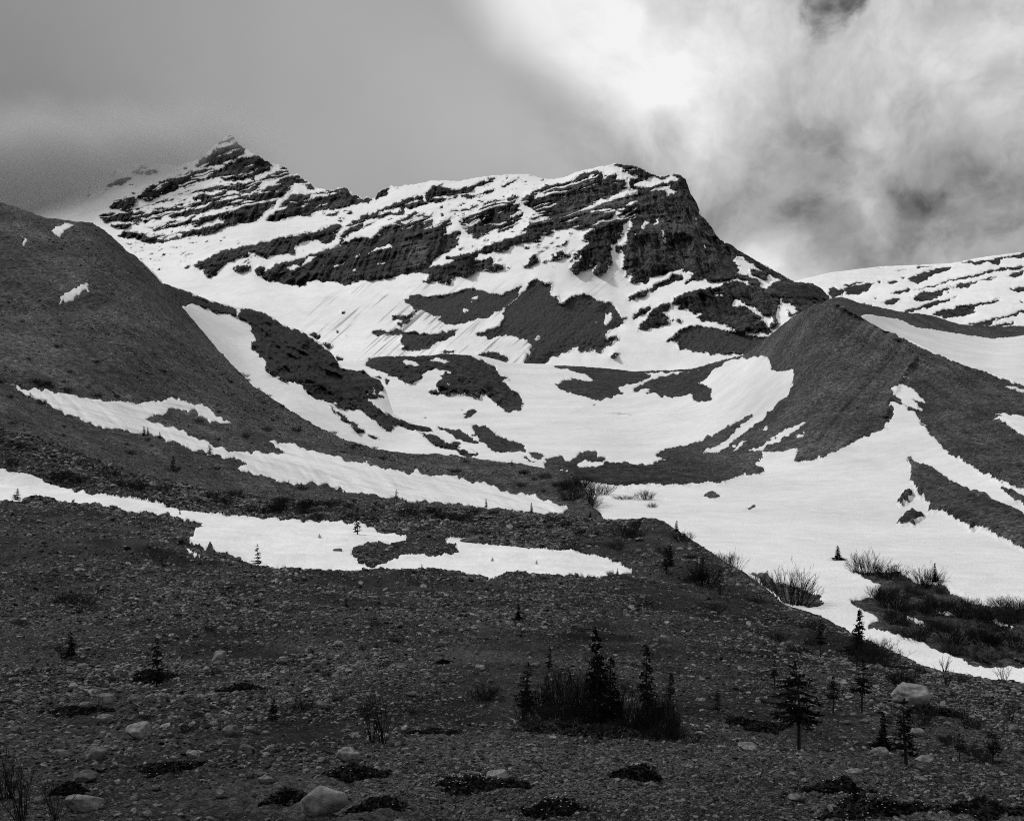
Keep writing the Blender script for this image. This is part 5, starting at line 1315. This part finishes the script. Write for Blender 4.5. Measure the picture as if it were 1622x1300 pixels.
SHR = [
 (606,1190,92,.8,W_open[0],'bare willow with a fan of long leafless stems above the pale smooth stone',L_),
 (588,1184,70,.8,W_open[1],'smaller bare willow growing against the left side of the fanned one',L_),
 (34,1300,118,.8,W_open[2],'bare willow twigs in the bottom left corner',L_),
 (88,1302,92,.7,W_open[0],'thin bare willow beside the corner one',L_),
 (8,1262,70,.8,W_tall[0],'dark willow twigs cut by the left border',L_),
 (1497,1066,32,1.1,W_open[1],'small leafless willow outlined against the low snow at the slope edge',L_),
 (1590,1086,36,1.1,W_open[2],'leafless willow against the low snow, close to the right border',L_),
 (1256,958,60,.8,W_thick[0],'large dark dome-shaped willow clump on its own bare patch in the snow',V_),
 (1166,908,42,.9,W_open[0],'leafless grey willow at the snow edge beyond the bank end',V_),
 (1146,898,26,1.0,W_thick[1],'low twiggy willow left of the grey one at the snow edge',V_),
 (1205,925,22,1.3,W_thick[2],'low dark willow strip left of the dome-shaped clump',V_),
 (1374,912,38,.9,W_thick[3],'dark rounded willow right of the little spruce in the snow',V_),
 (1408,918,26,1.3,W_thick[1],'low dark willow trailing right of the rounded one',V_),
 (1414,958,36,1.0,W_thick[2],'twiggy willow in front of the shrub row, on its left end',V_),
 (1468,932,34,1.0,W_thick[0],'dark willow around the spire spruce in the shrub row',V_),
 (1478,972,32,1.2,W_thick[3],'low spreading willow in the second shrub row',V_),
 (1530,976,32,1.2,W_thick[1],'dark willow in the second shrub row, middle',V_),
 (1582,986,32,1.3,W_thick[2],'dark willow in the second shrub row, near the right border',V_),
 (1616,972,26,1.2,W_thick[0],'willow cut by the right border, in the second shrub row',V_),
 (1450,1018,30,1.2,W_thick[3],'dark willow in the lowest shrub row above the snow band',V_),
 (1510,1022,32,1.3,W_thick[0],'dark willow in the lowest shrub row, second from its left',V_),
 (1562,1024,32,1.3,W_thick[1],'dark willow in the lowest shrub row, third from its left',V_),
 (1610,1030,30,1.3,W_thick[2],'dark willow in the lowest shrub row at the right border',V_),
 (1420,990,22,1.3,W_thick[1],'small willow on the bare ground left of the lowest row',V_),
 (926,790,34,.8,W_thick[0],'dense dark willow at the gully mouth between the two snow fields',V_),
 (908,808,28,.9,W_thick[1],'dark willow under the dense one in the gully',V_),
 (948,778,22,1.2,W_thick[2],'low willow right of the dense one in the gully',V_),
 (905,792,22,1.2,W_thick[3],'low dark willow on the hill end beside the gully',H_),
 (920,806,30,1.0,W_thick[3],'dark willow in the bottom of the gully beneath its snow edge',V_),
 (932,800,24,1.0,W_thick[2],'dark willow on the right lip of the gully',V_),
 (912,778,26,1.0,W_thick[0],'dark willow on the left lip of the gully',H_),
 (895,775,18,1.2,W_thick[2],'low willow on the hill end, left of the gully lip',H_),
 (925,768,18,1.3,W_thick[1],'low willow where the hill end meets the dark debris',H_),
 (1022,786,18,1.1,W_thick[1],'small leafless willow standing in the valley snow right of the gully',V_),
 (1032,800,10,1.0,W_thick[3],'tiny willow below another one in the valley snow',V_),
 (990,785,8,2.4,W_thick[2],'trailing low willow in the valley snow near the gully',V_),
 (1118,928,38,1.0,W_thick[3],'dark willow clump on the slope beneath the bank end',L_),
 (1142,940,34,1.0,W_open[2],'thin willow right of the dark clump beneath the bank end',L_),
 (1388,1052,40,1.1,W_thick[1],'dark willow skirting the foot of the spire-topped spruce',L_),
 (1376,1046,34,1.3,W_thick[0],'low dark willow left of the skirted spruce foot',L_),
 (1530,1160,54,.9,W_open[1],'sparse willow on the near slope right of the big pale boulder',L_),
 (1500,1105,36,1.0,W_open[2],'sparse willow above and right of the big pale boulder',L_),
 (1600,1150,46,1.0,W_open[0],'sparse willow near the right border of the near slope',L_),
 (105,954,18,1.3,W_thick[2],'low dark clump on the upper left gravel',L_),
 (132,956,16,1.6,W_thick[3],'spiky low clump right of another on the upper left gravel',L_),
 (100,756,14,1.5,W_thick[1],'dark clump on the till bank at the left, above the snow arm',L_),
 (122,760,13,1.5,W_thick[2],'dark clump beside another on the till bank at the left',L_),
 (222,782,16,1.3,W_thick[0],'dark clump on the till bank above the middle of the snow arm',L_),
 (255,788,14,1.4,W_thick[3],'dark clump right of the middle one on the till bank',L_),
 (335,795,15,1.3,W_thick[1],'dark clump on the till bank above the bare hollow shore',L_),
 (408,815,17,1.6,W_thick[2],'wide dark clump at the bank foot touching the hollow snow',L_),
 (490,812,16,1.4,W_thick[0],'dark clump on the bank left of the dark spruce',L_),
 (650,822,18,1.6,W_thick[3],'dark clump on the bank between spruce and standing rock',L_),
 (722,826,16,1.6,W_thick[1],'dark clump around the upright standing rock',L_),
 (990,850,20,1.2,W_thick[2],'dark clump on the bank crest left of the tiny skyline spruce',L_),
 (1100,1185,26,1.6,W_open[1],'twiggy low willow at the right foot of the thicket',L_),
 (520,1142,20,1.2,W_open[1],'small twiggy plant on the gravel left of the fanned willow',L_),
 (765,1122,26,1.2,W_thick[3],'low dark shrub left of the willow thicket',L_),
 (482,1138,20,1.0,W_thick[0],'low dark tuft right of the little fir sapling',L_),
 (300,1172,14,1.6,W_thick[1],'low tuft between boulders in the middle gravel',L_),
]
for a in SHR: shrub(*a[:6], sh=a[6])
thick_lab = ['grey-stemmed willow of the dense thicket around the dark spruces']
for i in range(34):
    px = rng.uniform(822, 1090); py = 1150 + 0.11 * (px - 830) + rng.uniform(-14, 8); hh = rng.uniform(40, 102) * (1 - 0.5 * abs(px - 945) / 135)
    shrub(px, py, hh, rng.uniform(.55, .8), W_tall[i % 4], thick_lab[0], L_, 'willows of the dense thicket')
for i in range(12):
    px = 835 + i * 22 + rng.uniform(-9, 9); shrub(px, 1162 + 0.09 * (px - 830) + rng.uniform(-8, 6), rng.uniform(12, 30), 1.2, W_thick[i % 4], 'low dark willow along the foot of the dense thicket', L_, 'low willows at the thicket foot')

def bushes(n, sh, box, hr, label, group, avoid=None):
    made = 0; tries = 0
    while made < n and tries < 4000:
        tries += 1; px = rng.uniform(box[0], box[1]); py = box[2](px) + rng.random() * (box[3](px) - box[2](px))
        p, f = locate(sh, px, py)
        if f > -0.5 or vnoise(np.array([px / 45.0]), np.array([py / 30.0]), 7)[0] < -0.12: continue
        shrub(px, py, rng.uniform(*hr), rng.uniform(.9, 1.7), W_thick[made % 4], label, sh, group); made += 1
top_A = lambda x: float(np.interp(x, [q[0] for q in A_top], [q[1] for q in A_top]))
hol_A = lambda x: float(np.interp(x, [0, 150, 300, 560, 650, 800, 1000], [768, 790, 812, 830, 848, 862, 895]))
bushes(46, S_slope, (0, 1010, lambda x: top_A(x) + 8, hol_A), (6, 15), 'small dark bush on the till bank above the snow hollow', 'bushes dotted over the till bank')
bushes(42, S_slope, (1010, 1600, lambda x: top_A(x) + 8, lambda x: top_A(x) + 130), (8, 22), 'small dark bush on the slope that falls to the valley snow', 'bushes dotted over the right slope')
bushes(26, S_hill, (0, 560, lambda x: 470 + 0.30 * x, lambda x: 590 + 0.19 * x), (3, 7), 'tiny dark bush high on the flank of the rounded hill', 'bushes high on the rounded hill')
bushes(40, S_hill, (0, 900, lambda x: 590 + 0.19 * x, lambda x: min(top_A(x) - 4, 790)), (4, 10), 'tiny dark bush on the rubble hill between the snow strips', 'bushes dotted over the rubble hill')
bushes(36, S_valley, (1390, 1620, lambda x: 925 + 0.14 * (x - 1390), lambda x: 1030 + 0.1 * (x - 1390)), (8, 20), 'small dark bush on the brushy flat beside the valley snow', 'bushes of the brushy flat')
bushes(30, S_slope, (20, 780, lambda x: 960, lambda x: 1150), (5, 12), 'small dark tuft of twigs on the open gravel', 'tufts dotted over the open gravel')
# low plant mats with white flowers
def plant_mat(px, py, wpx, hpx, label, flowers=0):
    p, f = locate(S_slope, px, py); k = p.y / F_PX; W = wpx * k / 2; Dp = W * 0.8; hgt = 0.10 + 0.05 * rng.random()
    root = bpy.data.objects.new('plant_mat', None); col_link(root); root.location = p; tag(root, label, 'plant')
    V, Fc = [], []; fl, ff = [], []
    N = 1700
    for i in range(N):
        q = math.sqrt(rng.random()); an = rng.uniform(0, 6.283)
        edge = 1 + 0.28 * math.sin(3 * an + px) + 0.16 * math.sin(7 * an + py)
        x, y = math.cos(an) * q * W * edge, math.sin(an) * q * Dp * edge
        g, _f = ground_at(p.x + x, p.y + y)
        z = g - p.z + hgt * (1 - q * q) * rng.uniform(.3, 1)
        s = 0.035 * rng.uniform(.6, 1.5); b = len(V)
        d1 = Vector((rng.uniform(-1, 1), rng.uniform(-1, 1), rng.uniform(-.3, .8))).normalized() * s; d2 = Vector((rng.uniform(-1, 1), rng.uniform(-1, 1), rng.uniform(-.3, .8))).normalized() * s
        c = Vector((x, y, z)); V.extend([(c - d1)[:], (c + d2)[:], (c + d1)[:], (c - d2)[:]]); Fc.append((b, b + 1, b + 2, b + 3))
        if i < flowers:
            b = len(fl); c = c + Vector((0, 0, .03 + hgt * (1 - q * q) * .5)); rr = 0.0085 * rng.uniform(.8, 1.5)
            fl.append((c + Vector((0, 0, .004)))[:])
            for a_ in range(5): fl.append((c + Vector((math.cos(a_ * 1.2566) * rr, math.sin(a_ * 1.2566) * rr, 0)))[:])
            for a_ in range(5): ff.append((b, b + 1 + a_, b + 1 + (a_ + 1) % 5))
    lv = mesh_obj('leaves', V, Fc, M_mat, root)
    if fl: o = mesh_obj('blossom', fl, ff, M_flower, root); o['kind'] = 'stuff'
    return root
_cy = S_slope.core[:, :, 1]; _mid = S_slope.core
def ground_at(x, y):
    """height of the near slope at a world position"""
    px = CX + x / y * F_PX
    u = (px - S_slope.xs[0]) / (S_slope.xs[1] - S_slope.xs[0]); i = int(np.clip(u, 0, len(S_slope.xs) - 1))
    c = S_slope.core[:, i]; return float(np.interp(y, c[:, 1], c[:, 2])), 0
for a in [(755,1246,130,40,'dark plant mat dotted with white flowers right of the smooth pale stone',46),(880,1284,90,34,'flowering dark mat low on the terrace, right of the larger one',34),(1385,1290,170,40,'wide dark mat with scattered white flowers at the lower right',40),
          (1560,1296,120,34,'dark mat with few white flowers in the lower right corner',16),(600,1270,80,34,'dark mat hugging the right side of the large rounded boulder',4),(455,1262,70,40,'dark mat against the left side of the large rounded boulder',0),(1330,1262,90,26,'dark flowering mat left of the wide one at the lower right',14),
          (1010,1238,70,18,'small dark mat on the terrace below the thicket',6),(700,1046,26,14,'dark domed cushion plant on the open slope',0),(560,1232,90,26,'flat dark mat under the pale smooth stone by the willow',8),(120,1132,90,20,'dark mat on the left gravel above the blocky boulders',0),
          (270,1216,90,30,'dark mat between the blocky boulders and the willow',10),(690,1172,80,20,'flat dark mat right of the fanned willow foot',0),(240,1074,60,16,'dark mat at the foot of the lone sapling',0),(110,1252,50,18,'dark mat beside the long low slab',0),
          (1480,1140,90,20,'dark low mat beneath the big pale boulder',0),(1200,1160,90,16,'dark low mat on the slope left of the windblown spruce',0),(380,1095,70,16,'dark mat in the middle gravel below the triangular boulder',0),(1420,1060,80,16,'dark mat on the slope edge right of the skirted spruce',0),(960,1178,240,22,'broad dark mat under the whole willow thicket',0)]:
    plant_mat(*a)

# ------------------------------------------------------------------ cloud that sits on the left summit
def cloud_box():
    me = bpy.data.meshes.new('summit_cloud'); x0, x1, y0, y1, z0, z1 = -1700, -420, 1960, 2330, 330, 800
    v = [(x, y, z) for z in (z0, z1) for y in (y0, y1) for x in (x0, x1)]
    me.from_pydata(v, [], [(0, 2, 3, 1), (4, 5, 7, 6), (0, 1, 5, 4), (2, 6, 7, 3), (0, 4, 6, 2), (1, 3, 7, 5)])
    m = bpy.data.materials.new('cloud_vapour'); m.use_nodes = True; t = NT(m.node_tree); t.n.clear()
    out = t.new('ShaderNodeOutputMaterial'); pv = t.new('ShaderNodeVolumePrincipled')
    pv.inputs['Color'].default_value = (0.70, 0.70, 0.70, 1); pv.inputs['Anisotropy'].default_value = 0.0
    co = t.new('ShaderNodeNewGeometry').outputs['Position']; sp = t.new('ShaderNodeSeparateXYZ'); t.l.new(co, sp.inputs[0])
    n = t.noise(co, 0.007, 5, 0.6)
    # the cloud base lifts towards the right of the summit
    base = t.maprange(sp.outputs['X'], -900, -540, 385, 462)
    hgt = t.math('ADD', t.math('SUBTRACT', sp.outputs['Z'], base), t.math('MULTIPLY', t.math('SUBTRACT', n, 0.5), 130))
    d = t.math('MULTIPLY', t.maprange(hgt, -40, 60, 0, 1, True), t.maprange(t.math('ADD', sp.outputs['Z'], t.math('MULTIPLY', n, 160)), 560, 680, 1, 0, True))
    for ax, a, b in (('X', -425, -600), ('X', -1690, -1400), ('Z', 795, 650), ('Y', 1965, 2040), ('Y', 2325, 2240)):
        d = t.math('MULTIPLY', d, t.maprange(sp.outputs[ax], a, b, 0, 1, True) if a < b else t.maprange(sp.outputs[ax], b, a, 1, 0, True))
    t.l.new(t.math('MULTIPLY', d, 0.017), pv.inputs['Density']); t.l.new(pv.outputs[0], out.inputs['Volume'])
    me.materials.append(m); o = bpy.data.objects.new('summit_cloud', me); col_link(o); o['kind'] = 'stuff'; o['label'] = 'grey cloud wrapped round the left summit'
cloud_box()
